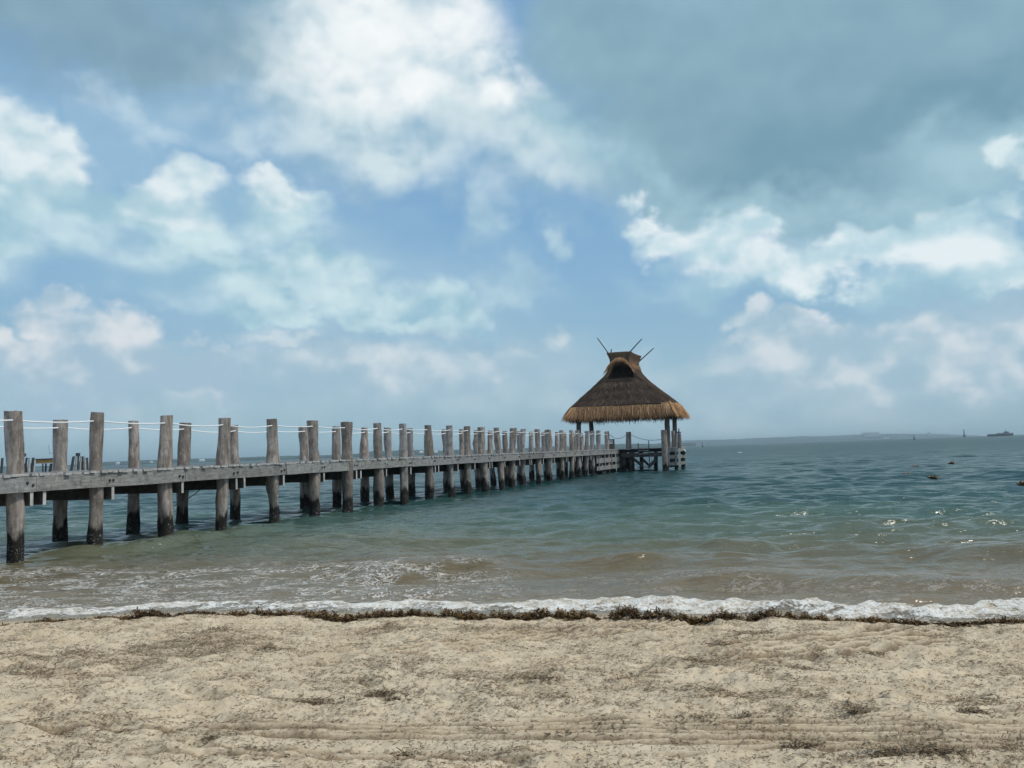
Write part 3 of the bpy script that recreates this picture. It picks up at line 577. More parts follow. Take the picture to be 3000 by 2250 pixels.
def log_mesh(base, top, r0, r1, seed, n=16, rings=26, cap=True, knob=0.27):
    """an uneven tree trunk as one closed surface"""
    rs = np.random.RandomState(seed); b = MB()
    base, top = np.asarray(base, float), np.asarray(top, float)
    off = rs.rand(3) * 50; bend = rs.normal(0, 0.30 * r0, 2) * min(1, abs(top[2] - base[2]) / 3.5) ** 2; hgt = top[2] - base[2]
    f = np.repeat(np.linspace(0, 1, rings)[:, None], n, 1); q = np.repeat(np.arange(n)[None, :] * 2 * math.pi / n, rings, 0)
    rr = (r0 * (1 - f) + r1 * f) * (1 + knob * pn(np.cos(q) * 0.8 + off[0], f * hgt * 0.8 + np.sin(q) * 0.8 + off[1]) + 0.7 * knob * pn(off[2] + f * hgt * 1.1, f * 0 + 0.5) + 0.05 * pn(q * 2.4 + off[2], f * hgt * 3 + off[0]))
    for k in range(5):
        kf, kq, ka = rs.uniform(0.05, 0.95), rs.uniform(0, 6.28), rs.uniform(0.06, 0.28) * (1 if knob > .1 else .3)
        dq = np.abs((q - kq + math.pi) % (2 * math.pi) - math.pi); rr = rr * (1 + ka * np.exp(-((f - kf) * hgt / 0.17) ** 2 - (dq / 0.6) ** 2))
    cx = base[0] * (1 - f) + top[0] * f + bend[0] * np.sin(3.1 * f + off[0]); cy = base[1] * (1 - f) + top[1] * f + bend[1] * np.sin(2.3 * f + off[1])
    zz = base[2] * (1 - f) + top[2] * f; zz[-1] += rs.uniform(-0.018, 0.012, n)
    b.v = [tuple(v) for v in np.stack([cx + rr * np.cos(q), cy + rr * np.sin(q), zz], -1).reshape(-1, 3)]
    for i in range(rings - 1):
        for k in range(n):
            k2 = (k + 1) % n; b.f.append((i * n + k, i * n + k2, (i + 1) * n + k2, (i + 1) * n + k))
    b.f.append(tuple(range(n))[::-1]); e = (rings - 1) * n
    b.v.append((float(cx[-1].mean()), float(cy[-1].mean()), top[2] + 0.006)); ci = len(b.v) - 1
    for k in range(n): b.f.append((e + k, e + (k + 1) % n, ci))
    return b

pier = thing('pier', 'long weathered grey wooden pier on timber posts with white rope rails', 'pier', pp(24, -1.2, 0))
front = [(40, 1205, 48), (285, 1209, 39), (492, 1217.6, 42), (655, 1224.6, 37), (797, 1228, 32), (917, 1232, 31), (1013, 1237, 31), (1104, 1239.5, 28), (1178, 1242, 24), (1250, 1246, 25), (1318, 1247, 22), (1368, 1249, 23), (1413, 1251.5, 25), (1459, 1253, 19), (1502, 1254, 21), (1533, 1256.5, 17), (1573, 1257.5, 17), (1606, 1259, 19), (1643, 1260.5, 14), (1669, 1260.5, 14), (1691, 1261, 14), (1714, 1263, 14), (1735, 1263, 14), (1757, 1261, 14)]
back = [(185, 1231), (386, 1233.5), (541, 1239), (684, 1246), (796, 1247), (892, 1248.5), (984, 1250), (1068, 1253), (1137, 1253), (1199, 1255), (1252, 1257), (1303, 1258), (1353, 1258), (1397, 1261), (1441, 1262), (1478, 1263), (1517, 1264), (1554, 1265), (1594, 1266), (1631, 1266), (1653, 1268), (1682, 1269)]
FS, BS = [], []
for i, (x, y, wd) in enumerate(front):
    p = atpl(x, y, A3, W3); s = float((p - A3) @ D3); FS.append((s, 0.0, p[2], wd * p[1] / FPX / 2))
for i, (x, y) in enumerate(back):
    p = atpl(x, y, A3 - 2.5 * W3, W3); s = float((p - A3) @ D3); BS.append((s, -2.5, p[2], R.uniform(.145, .18)))
FS.insert(0, (FS[0][0] - 2.1, 0.0, 3.08, 0.17)); BS.insert(0, (BS[0][0] - 2.1, -2.5, 3.1, 0.165))
FS.append((48.9, 0.0, 3.16, 0.15))
BS += [(50.7, -2.5, 3.15, 0.15)]
for i, (s, w, zt, r) in enumerate(FS + BS):
    lean = (R.uniform(-.09, .09), R.uniform(-.07, .07))
    bot = pp(s + lean[0], w + lean[1], -1.3); top = pp(s, w, zt)
    log_mesh(bot, top, r * 1.06, r * 0.93, 100 + i).build('post', M_post, pier, True)
# deck boards across, seen edge on
S0, S1, SP = -4.2, 52.0, 56.3
dk = MB(); s = S0
while s < S1 - 0.02:
    wd = R.uniform(0.135, 0.15); ov = R.uniform(0.01, 0.075); z0 = deckz(s) - 0.05 + R.uniform(-.010, .010)
    dk.obox(pp(s, -2.78 - R.uniform(0, .04), z0), D3 * wd, W3 * (2.78 + 0.235 + ov), Z3 * (0.05 + R.uniform(0, .006)))
    s += wd + (0.008 if R.random() < .93 else .05)
dk.build('deck', M_deck, pier)
# fascia boards with bolts, joints near the posts
cuts = [S0] + [FS[i][0] + 0.35 for i in range(1, 24, 2)] + [51.9]
for i in range(len(cuts) - 1):
    a, b_ = cuts[i] + 0.006, cuts[i + 1] - 0.006
    z1 = deckz(a) - 0.058 + R.uniform(-.004, .004); hh = R.uniform(0.298, 0.325); q = MB()
    nseg = 6
    for j in range(nseg):
        pass
    w0_ = 0.185 + R.uniform(0, .012); ph_ = R.uniform(0, 50); prev = None
    for j in range(9):
        f = j / 8; dz = 0.012 * float(pn(np.array([f * 2 + ph_]), np.array([.5]))[0]); dh = 0.014 * float(pn(np.array([f * 3 + ph_]), np.array([4.5]))[0]); dw = 0.012 * float(pn(np.array([f * 1.5 + ph_]), np.array([9.5]))[0])
        ss_ = a + (b_ - a) * f; k0 = len(q.v)
        q.v += [tuple(pp(ss_, w0_ + dw, z1 - hh + dh)), tuple(pp(ss_, w0_ + dw + .05, z1 - hh + dh)), tuple(pp(ss_, w0_ + dw + .05, z1 + dz)), tuple(pp(ss_, w0_ + dw, z1 + dz))]
        if j: q.f += [tuple(k0 - 4 + e for e in (0, 1)) + (k0 + 1, k0), (k0 - 3, k0 - 2, k0 + 2, k0 + 1), (k0 - 2, k0 - 1, k0 + 3, k0 + 2), (k0 - 1, k0 - 4, k0, k0 + 3)]
    q.f += [(0, 3, 2, 1), (32, 33, 34, 35)]
    fb_ = q.build('fascia_board', M_board, pier)
    bl = MB()
    for (fs, fw, fz, fr) in FS:
        if a < fs + 0.2 < b_:
            for o in (0.12, 0.25):
                bl = MB(); c = pp(fs + o + R.uniform(-.02, .02), 0.225, z1 - 0.15 + R.uniform(-.03, .03)); bl.tube([c, c + W3 * 0.045], 0.028, 8); bl.build('bolt', M_bolt, fb_)
q = MB()
q.obox(pp(S0, -2.74, 1.36), D3 * (S1 - S0), W3 * 0.05, Z3 * 0.34); q.build('rear_fascia', M_board, pier)
q = MB()
for w in (-2.2, -1.25, -0.35): q.obox(pp(S0, w, 1.42), D3 * (S1 - S0 + 0), W3 * 0.09, Z3 * 0.28)
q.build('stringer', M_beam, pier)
# cross beams clamping the posts, ends just proud of the fascia's line
M_end = wood('pale_end_grain', (0.40, 0.385, 0.35), (0.58, 0.565, 0.52), False)
for i, (s, w, zt, r) in enumerate(FS[:-1]):
    for j, o in enumerate((r + 0.05, r + 0.36)):
        if j == 1 and (i % 3 != 1): continue
        q = MB(); zb = 1.43 - R.uniform(.295, .325)
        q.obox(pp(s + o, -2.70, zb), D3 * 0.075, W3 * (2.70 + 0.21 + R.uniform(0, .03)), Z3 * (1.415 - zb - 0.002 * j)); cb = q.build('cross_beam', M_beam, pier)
        cb.data.materials.append(M_end)
        for pl in cb.data.polygons:
            if abs(np.dot(np.array(pl.normal), W3)) > .9: pl.material_index = 1
# ropes
def rope(p, q, sag, rad, name='rope', parent=pier, mat=M_rope, n=12):
    b = MB(); p, q = np.asarray(p), np.asarray(q)
    b.tube([p * (1 - t) + q * t - Z3 * sag * 4 * t * (1 - t) for t in [i / n for i in range(n + 1)]], rad, 6); return b.build(name, mat, parent, True)
for row, w in ((FS, 0.0), (BS, -2.5)):
    for i in range(len(row) - 1):
        a, b_ = row[i], row[i + 1]
        rope(pp(a[0] + 0.02, w + 0.03, a[2] - 0.19), pp(b_[0] - 0.02, w + 0.09, b_[2] - 0.185), R.uniform(0.035, 0.075), 0.0175)

# ------------------------------------------------------------------ landing at the pier's end (still the pier)
def fw(x, y, s):                                # photo pixel -> w on the plane s = const, with height
    p = atpl(x, y, pp(s, 0, 0), D3); return float((p - A3) @ W3), float(p[2])
SF = 52.0
wR = fw(1983, 1320, SF)[0]; wB0 = fw(1955, 1320, SF)[0]
q = MB(); s = SF
while s < SP:
    q.obox(pp(s, -2.85, 1.765 + R.uniform(-.004, .004)), D3 * 0.14, W3 * (2.85 + wR - 0.02), Z3 * 0.05); s += 0.148
q.build('landing_deck', M_deck, pier)
q = MB()
for s in (52.6, 54.2, 56.0): q.obox(pp(s, -2.7, 1.50), D3 * 0.1, W3 * (2.7 + wR - 0.2), Z3 * 0.26)
q.build('landing_joist', M_beam, pier)
for (a, b_, z0, z1) in ((44.95, 51.95, 0.84, 1.19), (44.95, 51.95, 0.32, 0.62)):       # cladding boards below the fascia
    q = MB(); q.obox(pp(a, 0.17, z0), D3 * (b_ - a), W3 * 0.05, Z3 * (z1 - z0)); q.build('cladding_board', M_board, pier)
for s in (45.4, 47.1, 49.2, 51.1):
    q = MB(); q.obox(pp(s, 0.225, 0.40), D3 * 0.12, W3 * 0.045, Z3 * 0.98); q.build('batten', M_board, pier)
for (z0, z1) in ((1.45, 1.755), (0.92, 1.21), (0.40, 0.64)):
    q = MB(); q.obox(pp(SF - 0.06, wB0, z0), D3 * 0.05, W3 * (wR - wB0 + R.uniform(-.02, .05)), Z3 * (z1 - z0)); q.build('cladding_board', M_board, pier)
    q = MB(); q.obox(pp(SF - 0.05, wR - 0.055, z0 + 0.004), D3 * 4.25, W3 * 0.05, Z3 * (z1 - z0)); q.build('cladding_board', M_board, pier)
for f in (0.06, 0.80):
    q = MB(); q.obox(pp(SF - 0.105, wB0 + f * (wR - wB0), 0.55), D3 * 0.045, W3 * 0.13, Z3 * 1.12); q.build('batten', M_board, pier)
wB1 = fw(1941, 1330, SF)[0]
q = MB(); q.obox(pp(SF - 0.05, 0.28, 1.12), D3 * 0.09, W3 * (wB1 - 0.28), Z3 * 0.33); q.build('landing_beam', M_beam, pier)
for (x0, x1, zt) in ((1786, 1803, 1.74), (1807, 1823, 1.74), (1820, 1837, 1.74), (1841, 1858, 1.74)):
    w0, w1 = fw(x0, 1350, SF + .5)[0], fw(x1, 1350, SF + .5)[0]
    log_mesh(pp(SF + 0.5, (w0 + w1) / 2, -1.3), pp(SF + 0.5, (w0 + w1) / 2, zt), (w1 - w0) / 2, (w1 - w0) / 2, R.randint(1, 999), 12, 12).build('pile', M_dark, pier, True)
for (w, s, rr) in ((-2.5, 56.3, .16), (1.0, 56.3, .16), (wR - 0.3, 56.3, .16), (wR - .3, 53, .15), (2.6, 54.5, .15)):
    log_mesh(pp(s, w, -1.3), pp(s, w, 1.76), rr, rr, R.randint(1, 999), 10, 10).build('pile', M_dark, pier, True)
for (a, b_, z0, z1) in ((44.95, 51.9, 0.10, 0.80), (44.95, 51.9, 0.82, 1.40)):       # dark backing added to keep the gaps behind the cladding shaded
    q = MB(); q.obox(pp(a, -0.42, z0), D3 * (b_ - a), W3 * 0.04, Z3 * (z1 - z0)); q.build('dark_backing', M_dark, pier)
q = MB(); q.obox(pp(SF + 1.0, 0.1, 0.15), W3 * (fw(1858, 1350, SF + 1.0)[0] - 0.1), D3 * .04, Z3 * 0.95); q.build('dark_backing', M_dark, pier)  # added dark sheet standing for the shade under the landing's middle
q = MB(); q.obox(pp(SF + .75, wB0 - .05, 0.25), W3 * (wR - wB0), D3 * .04, Z3 * 1.25); q.build('dark_backing', M_dark, pier)  # same added backing at the right, darkening the gaps between boards
# posts along the landing's front: photo x of both sides and top
def lpost(x0, x1, ytop, s, zb=-1.3, sd=1):
    (w0, zt), w1 = fw(x0, ytop, s), fw(x1, ytop, s)[0]; c = (w0 + w1) / 2
    log_mesh(pp(s, c, zb), pp(s, c, zt), (w1 - w0) / 2 * 1.05, (w1 - w0) / 2 * 0.96, sd, 14, 20, knob=0.05).build('post', M_post, pier, True); return c, zt
c1, t1 = lpost(1833, 1848, 1266, SF + .2, 1.7, 301)
c2, t2 = lpost(1935, 1954, 1260, SF + .12, -1.3, 302)
c3, t3 = lpost(1966, 1977, 1262.5, SF + .3, 1.7, 303)
c4, t4 = lpost(1984, 1995, 1272, SF + .3, 1.7, 304)
c5, t5 = lpost(1772, 1784, 1264, SF + .3, 1.7, 305)
M_ropeg = simple('grey_rope', (0.33, 0.40, 0.42), 0.9)
rope(pp(SF + .2, c5 + 0.1, t5 - 0.15), pp(SF + .2, c1 - .17, t1 - .22), 0.36, 0.024, mat=M_ropeg)
rope(pp(SF + .2, c1 + .17, t1 - .22), pp(SF + .15, c2 - .22, t2 - .72), 0.22, 0.024, mat=M_ropeg)
rope(pp(48.9, 0.05, 2.95), pp(SF + .2, c5 - 0.05, t5 - .2), 0.55, 0.022)
# ladder and stair down to the water
lad = MB()
wl0, wl1 = fw(1870, 1310, SF - .12)[0], fw(1901, 1310, SF - .12)[0]
for wv, y0, y1 in ((wl0, 1297, 1330), (wl1, 1291, 1364)):
    zt = fw(1885, y0, SF - .12)[1]; zb = fw(1885, y1, SF - .12)[1]; lad.tube([pp(SF - .14, wv, zb), pp(SF - .14, wv, zt)], 0.035, 8)
ladder = lad.build('ladder', M_metal, pier, True)
rg = MB()
for z in (1.62, 1.36): rg.tube([pp(SF - .14, wl0, z), pp(SF - .14, wl1, z)], 0.03, 6)
rg.build('rung', simple('pale_rung', (0.32, 0.31, 0.29), 0.7), ladder, True)
def slant(x0, y0, x1, y1, s, wd, hh, nm, mat):
    (w0, z0), (w1, z1) = fw(x0, y0, s), fw(x1, y1, s); b = MB()
    b.obox(pp(s, w0, z0 - hh), W3 * (w1 - w0) + Z3 * (z1 - z0), D3 * wd, Z3 * hh); return b.build(nm, mat, pier)
slant(1855, 1339, 1885, 1362, SF + .1, .06, .28, 'stair_stringer', M_beam)
slant(1880, 1338, 1903, 1361, SF + .9, .06, .26, 'stair_stringer', M_beam)
slant(1925, 1337, 1899, 1362, SF + .2, .10, .34, 'brace', M_beam)
for (x0, x1, y) in ((1874, 1892, 1354), (1868, 1900, 1368)):
    w0, z = fw(x0, y, SF + .3); w1 = fw(x1, y, SF + .3)[0]; q = MB(); q.obox(pp(SF + .12, w0, z - .05), W3 * (w1 - w0), D3 * .8, Z3 * .05); q.build('stair_tread', M_beam, pier)

# sign cabinet, lamp on a post, fender, mooring line
sx0, sz0 = fw(1774, 1312, SF + .05); sx1, sz1 = fw(1797.5, 1286.5, SF + .05); sg = thing('sign_cabinet', 'small wooden cabinet with a white notice on the corner of the pier landing', 'sign', pp(SF + .1, (sx0 + sx1) / 2, 1.815))
q = MB(); q.obox(pp(SF + .02, sx0, 1.816), W3 * (sx1 - sx0), D3 * .3, Z3 * (sz1 - 1.816 - .06)); q.build('cabinet', wood('cabinet_wood', (0.14, 0.115, 0.085), (0.22, 0.19, 0.15), False), sg)
q = MB(); q.obox(pp(SF - .03, sx0 - .03, sz1 - .06), W3 * (sx1 - sx0 + .06), D3 * .4, Z3 * .06); q.build('lid', M_metal, sg)
n0, nz0 = fw(1779.5, 1300.5, SF); n1, nz1 = fw(1794.5, 1289, SF)
q = MB(); q.obox(pp(SF + .002, n0, nz0), W3 * (n1 - n0), D3 * .016, Z3 * (nz1 - nz0)); nt = q.build('notice', simple('notice_white', (0.72, 0.70, 0.66), 0.6, 0.08), sg)
q = MB(); q.obox(pp(SF - .004, n0 + .55 * (n1 - n0), nz0 + .1), W3 * (.3 * (n1 - n0)), D3 * .005, Z3 * (.55 * (nz1 - nz0))); q.build('printed_mark', simple('mark_grey', (0.30, 0.34, 0.36), 0.6), nt)

la = thing('post_lantern', 'small dark lantern with pointed cap on the rightmost post of the landing', 'lantern', pp(SF + .3, c4, t4))
def lathe(prof, c, n=14):
    b = MB()
    for (r, z) in prof:
        for k in range(n): a = 2 * math.pi * k / n; b.v.append((c[0] + r * math.cos(a), c[1] + r * math.sin(a), c[2] + z))
    for i in range(len(prof) - 1):
        for k in range(n): k2 = (k + 1) % n; b.f.append((i * n + k, i * n + k2, (i + 1) * n + k2, (i + 1) * n + k))
    b.f.append(tuple(range(n))[::-1]); b.f.append(tuple((len(prof) - 1) * n + k for k in range(n))); return b
cpt = pp(SF + .3, c4, t4 + .005)
lathe([(.15, 0), (.15, .015), (.13, .02), (.13, .06)], cpt).build('glass', simple('frosted_glass', (0.60, 0.58, 0.55), 0.35), la, True)
lathe([(.165, .06), (.17, .10), (.13, .17), (.07, .22), (.035, .25), (.05, .29), (.045, .36), (.02, .44), (.005, .48)], cpt).build('cap', M_metal, la, True)

fe = thing('fender', 'white and black boat fender hanging on the right corner of the landing', 'fender', pp(SF + 2.6, wR + .1, 1.2))
fc = pp(SF + 2.6, wR + .04, 1.52)
arc = [fc + W3 * (0.16 * math.sin(a) + .02) + Z3 * (0.17 * math.cos(a) - .12) for a in [math.pi * i / 8 for i in range(9)]]
b = MB(); b.tube(arc[:5], [.05, .06, .06, .06, .055], 10); b.build('cover', simple('fender_white', (0.78, 0.78, 0.76), 0.5, 0.08), fe, True)
b = MB(); b.tube([p - W3 * .05 - Z3 * .06 for p in arc[1:]], [.06, .09, .10, .10, .10, .09, .07, .05], 10); b.build('bumper', simple('fender_black', (0.02, 0.02, 0.022), 0.6), fe, True)
ms = atpl(604, 1414, pp(0, -1.0, 0), W3); me_ = atpl(503, 1484, pp(0, -1.6, 0), W3)
ml = rope(me_ - Z3 * .0, ms + (ms - me_) * 0.12, 0.10, 0.014, 'mooring_line', None, simple('greenish_rope', (0.20, 0.22, 0.15), 0.9))
tag(ml, 'thin greenish mooring line slanting down beneath the pier deck', 'rope')

# ------------------------------------------------------------------ thatched shelter
hut = thing('thatched_shelter', 'thatched palm roof shelter on four wooden posts at the end of the pier', 'shelter', pp(54.6, 1.1, 1.82))
SH0, SH1 = 52.75, 56.1
for (x0, x1, s) in ((1688.5, 1702, SH0), (1725, 1738, SH1), (1947.5, 1962.5, SH0), (1969.5, 1983, SH1)):
    w0, w1 = fw(x0, 1250, s)[0], fw(x1, 1250, s)[0]
    log_mesh(pp(s, (w0 + w1) / 2, 1.80), pp(s, (w0 + w1) / 2, 5.2), (w1 - w0) / 2, (w1 - w0) / 2 * .97, int(x0), 14, 18, knob=.04).build('post', wood('hut_post_wood%d' % x0, (0.115, 0.10, 0.088), (0.20, 0.178, 0.158), False) if x0 == 1688.5 else bpy.data.materials['hut_post_wood1688'], hut, True)
E0 = SH0 - 1.1; E1 = SH1 + 1.5                 # eaves along s
wl = fw(1662, 1195, E0)[0]; wr = fw(1968, 1190, E0)[0]; WC = (wl + wr) / 2 + 0.0
HW = (wr - wl) / 2
print('HUT', E0, E1, wl, wr, HW)
# profile: z, half width, inset of front and back faces
prof = [(4.95, HW * 1.01, -0.05), (5.25, HW * .985, 0.02), (5.6, HW * .90, .14), (6.1, HW * .765, .30), (6.6, HW * .615, .46), (7.1, HW * .475, .62), (7.6, HW * .345, .78), (8.0, HW * .265, .92), (8.4, HW * .208, 1.06), (8.75, HW * .180, 1.16), (9.0, HW * .178, 1.18)]
def prof_at(z):
    zs = [p[0] for p in prof]; return np.interp(z, zs, [p[1] for p in prof]), np.interp(z, zs, [p[2] for p in prof])
def loop_point(z, t, extra=0.0):
    """t in 0..4 round the roof: 0 front-left, 1 front-right, 2 back-right, 3 back-left"""
    hw, ins = prof_at(z); hw += extra; a0, a1 = E0 + ins - extra, E1 - ins + extra; t = t % 4
    if t < 1: w, s = -hw + 2 * hw * t, a0
    elif t < 2: w, s = hw, a0 + (a1 - a0) * (t - 1)
    elif t < 3: w, s = hw - 2 * hw * (t - 2), a1
    else: w, s = -hw, a1 - (a1 - a0) * (t - 3)
    # round the hips a little
    cw, cs = w / hw, (s - (a0 + a1) / 2) / ((a1 - a0) / 2); k = 1 - 0.045 * max(0, abs(cw) + abs(cs) - 1.55) / 0.45
    return w * k, (a0 + a1) / 2 + (s - (a0 + a1) / 2) * k, cw
zs = np.linspace(4.95, 9.0, 46); NT = 160
mt_th, N = material('dark_thatch')
n1 = N.noise(N.map(N.pos, (7, 7, 1.1)), 1.0, 5, 0.65); n2_ = N.noise(N.pos, 0.9, 4, 0.6); n3 = N.noise(N.map(N.pos, (24, 24, 4)), 1, 3, 0.6)
c = N.mix(N.sstep(n1, 0.3, 0.7), (0.10, 0.066, 0.047), (0.20, 0.14, 0.102))
c = N.mix(N.sstep(n2_, 0.42, 0.65, 0, 0.6), c, (0.20, 0.15, 0.115))
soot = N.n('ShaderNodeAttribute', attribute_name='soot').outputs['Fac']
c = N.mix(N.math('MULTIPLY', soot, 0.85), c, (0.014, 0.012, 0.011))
tan_ = N.n('ShaderNodeAttribute', attribute_name='tan').outputs['Fac']
c = N.mix(N.math('MULTIPLY', tan_, N.sstep(n1, 0.25, 0.6, 0.55, 1.0)), c, N.mix(N.sstep(n1, 0.35, 0.65), (0.19, 0.10, 0.045), (0.42, 0.235, 0.11)))
N.link(c, 'Base Color'); N.bs.inputs['Roughness'].default_value = 0.95; N.bs.inputs['Specular IOR Level'].default_value = 0.1
N.bump(N.math('ADD', n1, n3), 0.9, 0.06)
V, Fc, soot_a, tan_a = [], [], [], []
for i, z in enumerate(zs):
    for k in range(NT):
        t = 4.0 * k / NT; w, s, cw = loop_point(z, t)
        nz = 0.035 * float(fbm(np.array([w * 1.1 + s * 0.7]), np.array([z * 1.6]), 3)[0]); ss = 0.0; tt = 0.0
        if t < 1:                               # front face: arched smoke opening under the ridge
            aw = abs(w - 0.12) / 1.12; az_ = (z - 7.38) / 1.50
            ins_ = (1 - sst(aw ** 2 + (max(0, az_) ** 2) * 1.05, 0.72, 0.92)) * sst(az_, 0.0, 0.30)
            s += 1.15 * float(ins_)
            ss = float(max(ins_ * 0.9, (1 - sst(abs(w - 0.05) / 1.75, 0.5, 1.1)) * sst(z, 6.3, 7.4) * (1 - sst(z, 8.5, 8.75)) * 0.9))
            fr = math.sqrt(aw ** 2 + max(0, az_) ** 2)
            tt = float(sst(fr, 0.88, 1.0) * (1 - sst(fr, 1.25, 1.5)) * sst(z, 7.55, 8.0))
        tt = max(tt, float(sst(z, 8.45, 8.8)) * 0.8)
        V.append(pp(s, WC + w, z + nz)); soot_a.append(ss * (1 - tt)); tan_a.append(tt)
for i in range(len(zs) - 1):
    for k in range(NT):
        k2 = (k + 1) % NT; Fc.append((i * NT + k, i * NT + k2, (i + 1) * NT + k2, (i + 1) * NT + k))
b = MB(); b.v = [tuple(v) for v in V]; b.f = Fc
roof = b.build('roof', mt_th, hut, True)
for nm, a in (('soot', soot_a), ('tan', tan_a)):
    at = roof.data.attributes.new(nm, 'FLOAT', 'POINT'); at.data.foreach_set('value', a)
# underside of the eaves
b = MB(); bt = []
for k in range(40):
    w, s, _ = loop_point(5.1, 4.0 * k / 40, -0.12); bt.append(len(b.v)); b.v.append(tuple(pp(s, WC + w, 4.97)))
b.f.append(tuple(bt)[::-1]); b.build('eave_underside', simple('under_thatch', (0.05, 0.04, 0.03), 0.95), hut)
# dark seam where the fringe begins
def seam_z(t):
    return 5.36 + 0.05 * math.sin(t * 5.1) + 0.06 * float(pn(np.array([t * 5.0]), np.array([2.0]))[0]) - (0.10 * math.sin(math.pi * (t % 1)) if t % 4 < 1 else 0) + (0.12 if 0.93 < t % 4 < 1.1 else 0)
b = MB(); pts = []
for k in range(161):
    t = 4.0 * k / 160; z = seam_z(t); w, s, _ = loop_point(z, t, 0.035); pts.append(pp(s, WC + w, z))
b.tube(pts, 0.045, 6, False); b.build('thatch_rim', simple('rim_black', (0.018, 0.014, 0.012), 0.95), hut, True)
# fringe of palm leaves: layered tapering blades
mt_fr, N = material('palm_fringe')
at = N.n('ShaderNodeAttribute', attribute_name='tone').outputs['Fac']
N.link(N.ramp(at, [(0.0, (0.035, 0.018, 0.011)), (0.3, (0.23, 0.122, 0.060)), (0.65, (0.52, 0.295, 0.145)), (1.0, (0.78, 0.49, 0.25))]), 'Base Color'); N.bs.inputs['Roughness'].default_value = 0.8; N.bs.inputs['Specular IOR Level'].default_value = 0.2
Q, T = [], []
for i in range(15000):
    t = R.uniform(0, 4); lay = R.random()
    z0 = seam_z(t) - 0.02 - 0.55 * lay ** 1.3; w, s, cw = loop_point(min(z0, 5.36), t, 0.02 + 0.10 * lay * R.random())
    p = pp(s, WC + w, z0)
    f = t % 1; sd = int(t % 4)
    nrm = [-D3, W3, D3, -W3][sd]; tng = [W3, D3, -W3, -D3][sd]
    cor = (max(0, abs(f - 0.5) - 0.40) / 0.10); splay = tng * (math.copysign(1, f - 0.5) * cor * (0.75 if t > 1 else 0.5))
    ln = R.uniform(0.38, 0.92) * (1.0 if z0 > 4.95 else 0.85); out = R.uniform(0.10, 0.36) + 0.2 * cor + (0.14 if sd in (1, 3) else 0)
    p = p + nrm * (0.10 if sd in (1, 3) else 0.04) * (1 - lay * .3); end = p + nrm * (ln * out) + splay * ln + tng * R.gauss(0, 0.07) - Z3 * ln
    wd = R.uniform(0.02, 0.06); tw = R.uniform(-0.5, 0.5); sdv = (tng * math.cos(tw) + nrm * math.sin(tw)) * wd / 2
    low = np.clip((4.75 - end[2]) / 0.6, 0, 1)
    Q.append([p - sdv, p + sdv, end + sdv * 0.35, end - sdv * 0.35])
    T.append(np.clip(0.55 + R.gauss(0, 0.17) + 0.28 * cor + 0.22 * (sd == 1) - 0.25 * lay * R.random() - 0.12 * low, 0, 1))  # right side's blades painted lighter, as if lit by the sun
fr = link(quads_mesh('fringe', np.array(Q), mt_fr, {'tone': np.array(T)}), 'fringe', hut)
for i in range(2600):                           # older dark leaf ends hanging below
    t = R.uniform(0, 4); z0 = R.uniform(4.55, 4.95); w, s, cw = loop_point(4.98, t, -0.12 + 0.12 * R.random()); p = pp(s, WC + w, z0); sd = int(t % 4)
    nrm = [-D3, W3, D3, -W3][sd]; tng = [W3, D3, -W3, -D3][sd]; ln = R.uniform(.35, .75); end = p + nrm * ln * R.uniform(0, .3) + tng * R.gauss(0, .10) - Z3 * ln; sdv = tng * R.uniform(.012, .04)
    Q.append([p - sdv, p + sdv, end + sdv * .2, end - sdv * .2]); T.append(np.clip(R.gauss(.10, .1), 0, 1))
bpy.data.objects.remove(fr); fr = link(quads_mesh('fringe', np.array(Q), mt_fr, {'tone': np.array(T)}), 'fringe', hut)
# shaggy leaf ends lying on the slopes
mt_ls, N = material('thatch_leaf'); at = N.n('ShaderNodeAttribute', attribute_name='tone').outputs['Fac']
N.link(N.ramp(at, [(0.0, (0.025, 0.018, 0.014)), (0.5, (0.13, 0.088, 0.063)), (1.0, (0.32, 0.22, 0.15))]), 'Base Color'); N.bs.inputs['Roughness'].default_value = 0.95; N.bs.inputs['Specular IOR Level'].default_value = 0.1
Q, T = [], []
for i in range(9000):
    t = R.uniform(0, 4); z0 = 5.45 + 3.2 * R.random() ** 1.4; ln = R.uniform(.18, .5); w0, s0, c0 = loop_point(z0, t, 0.03); w1, s1, c1_ = loop_point(max(5.3, z0 - ln), t + R.gauss(0, .012), 0.06 + .05 * R.random())
    if t < 1 and z0 > 7.2 and abs(w0 - .12) < 1.35: continue
    p, e = pp(s0, WC + w0, z0), pp(s1, WC + w1, max(5.3, z0 - ln)); tng = [W3, D3, -W3, -D3][int(t % 4)] * R.uniform(.012, .035)
    Q.append([p - tng, p + tng, e + tng * .4, e - tng * .4]); row = 0.5 + 0.5 * math.sin(z0 * 9 + 0.6 * math.sin(t * 7)); T.append(np.clip(0.30 + 0.2 * row + R.gauss(0, .16), 0, 1))
link(quads_mesh('thatch_leaves', np.array(Q), mt_ls, {'tone': np.array(T)}), 'thatch_leaves', hut)
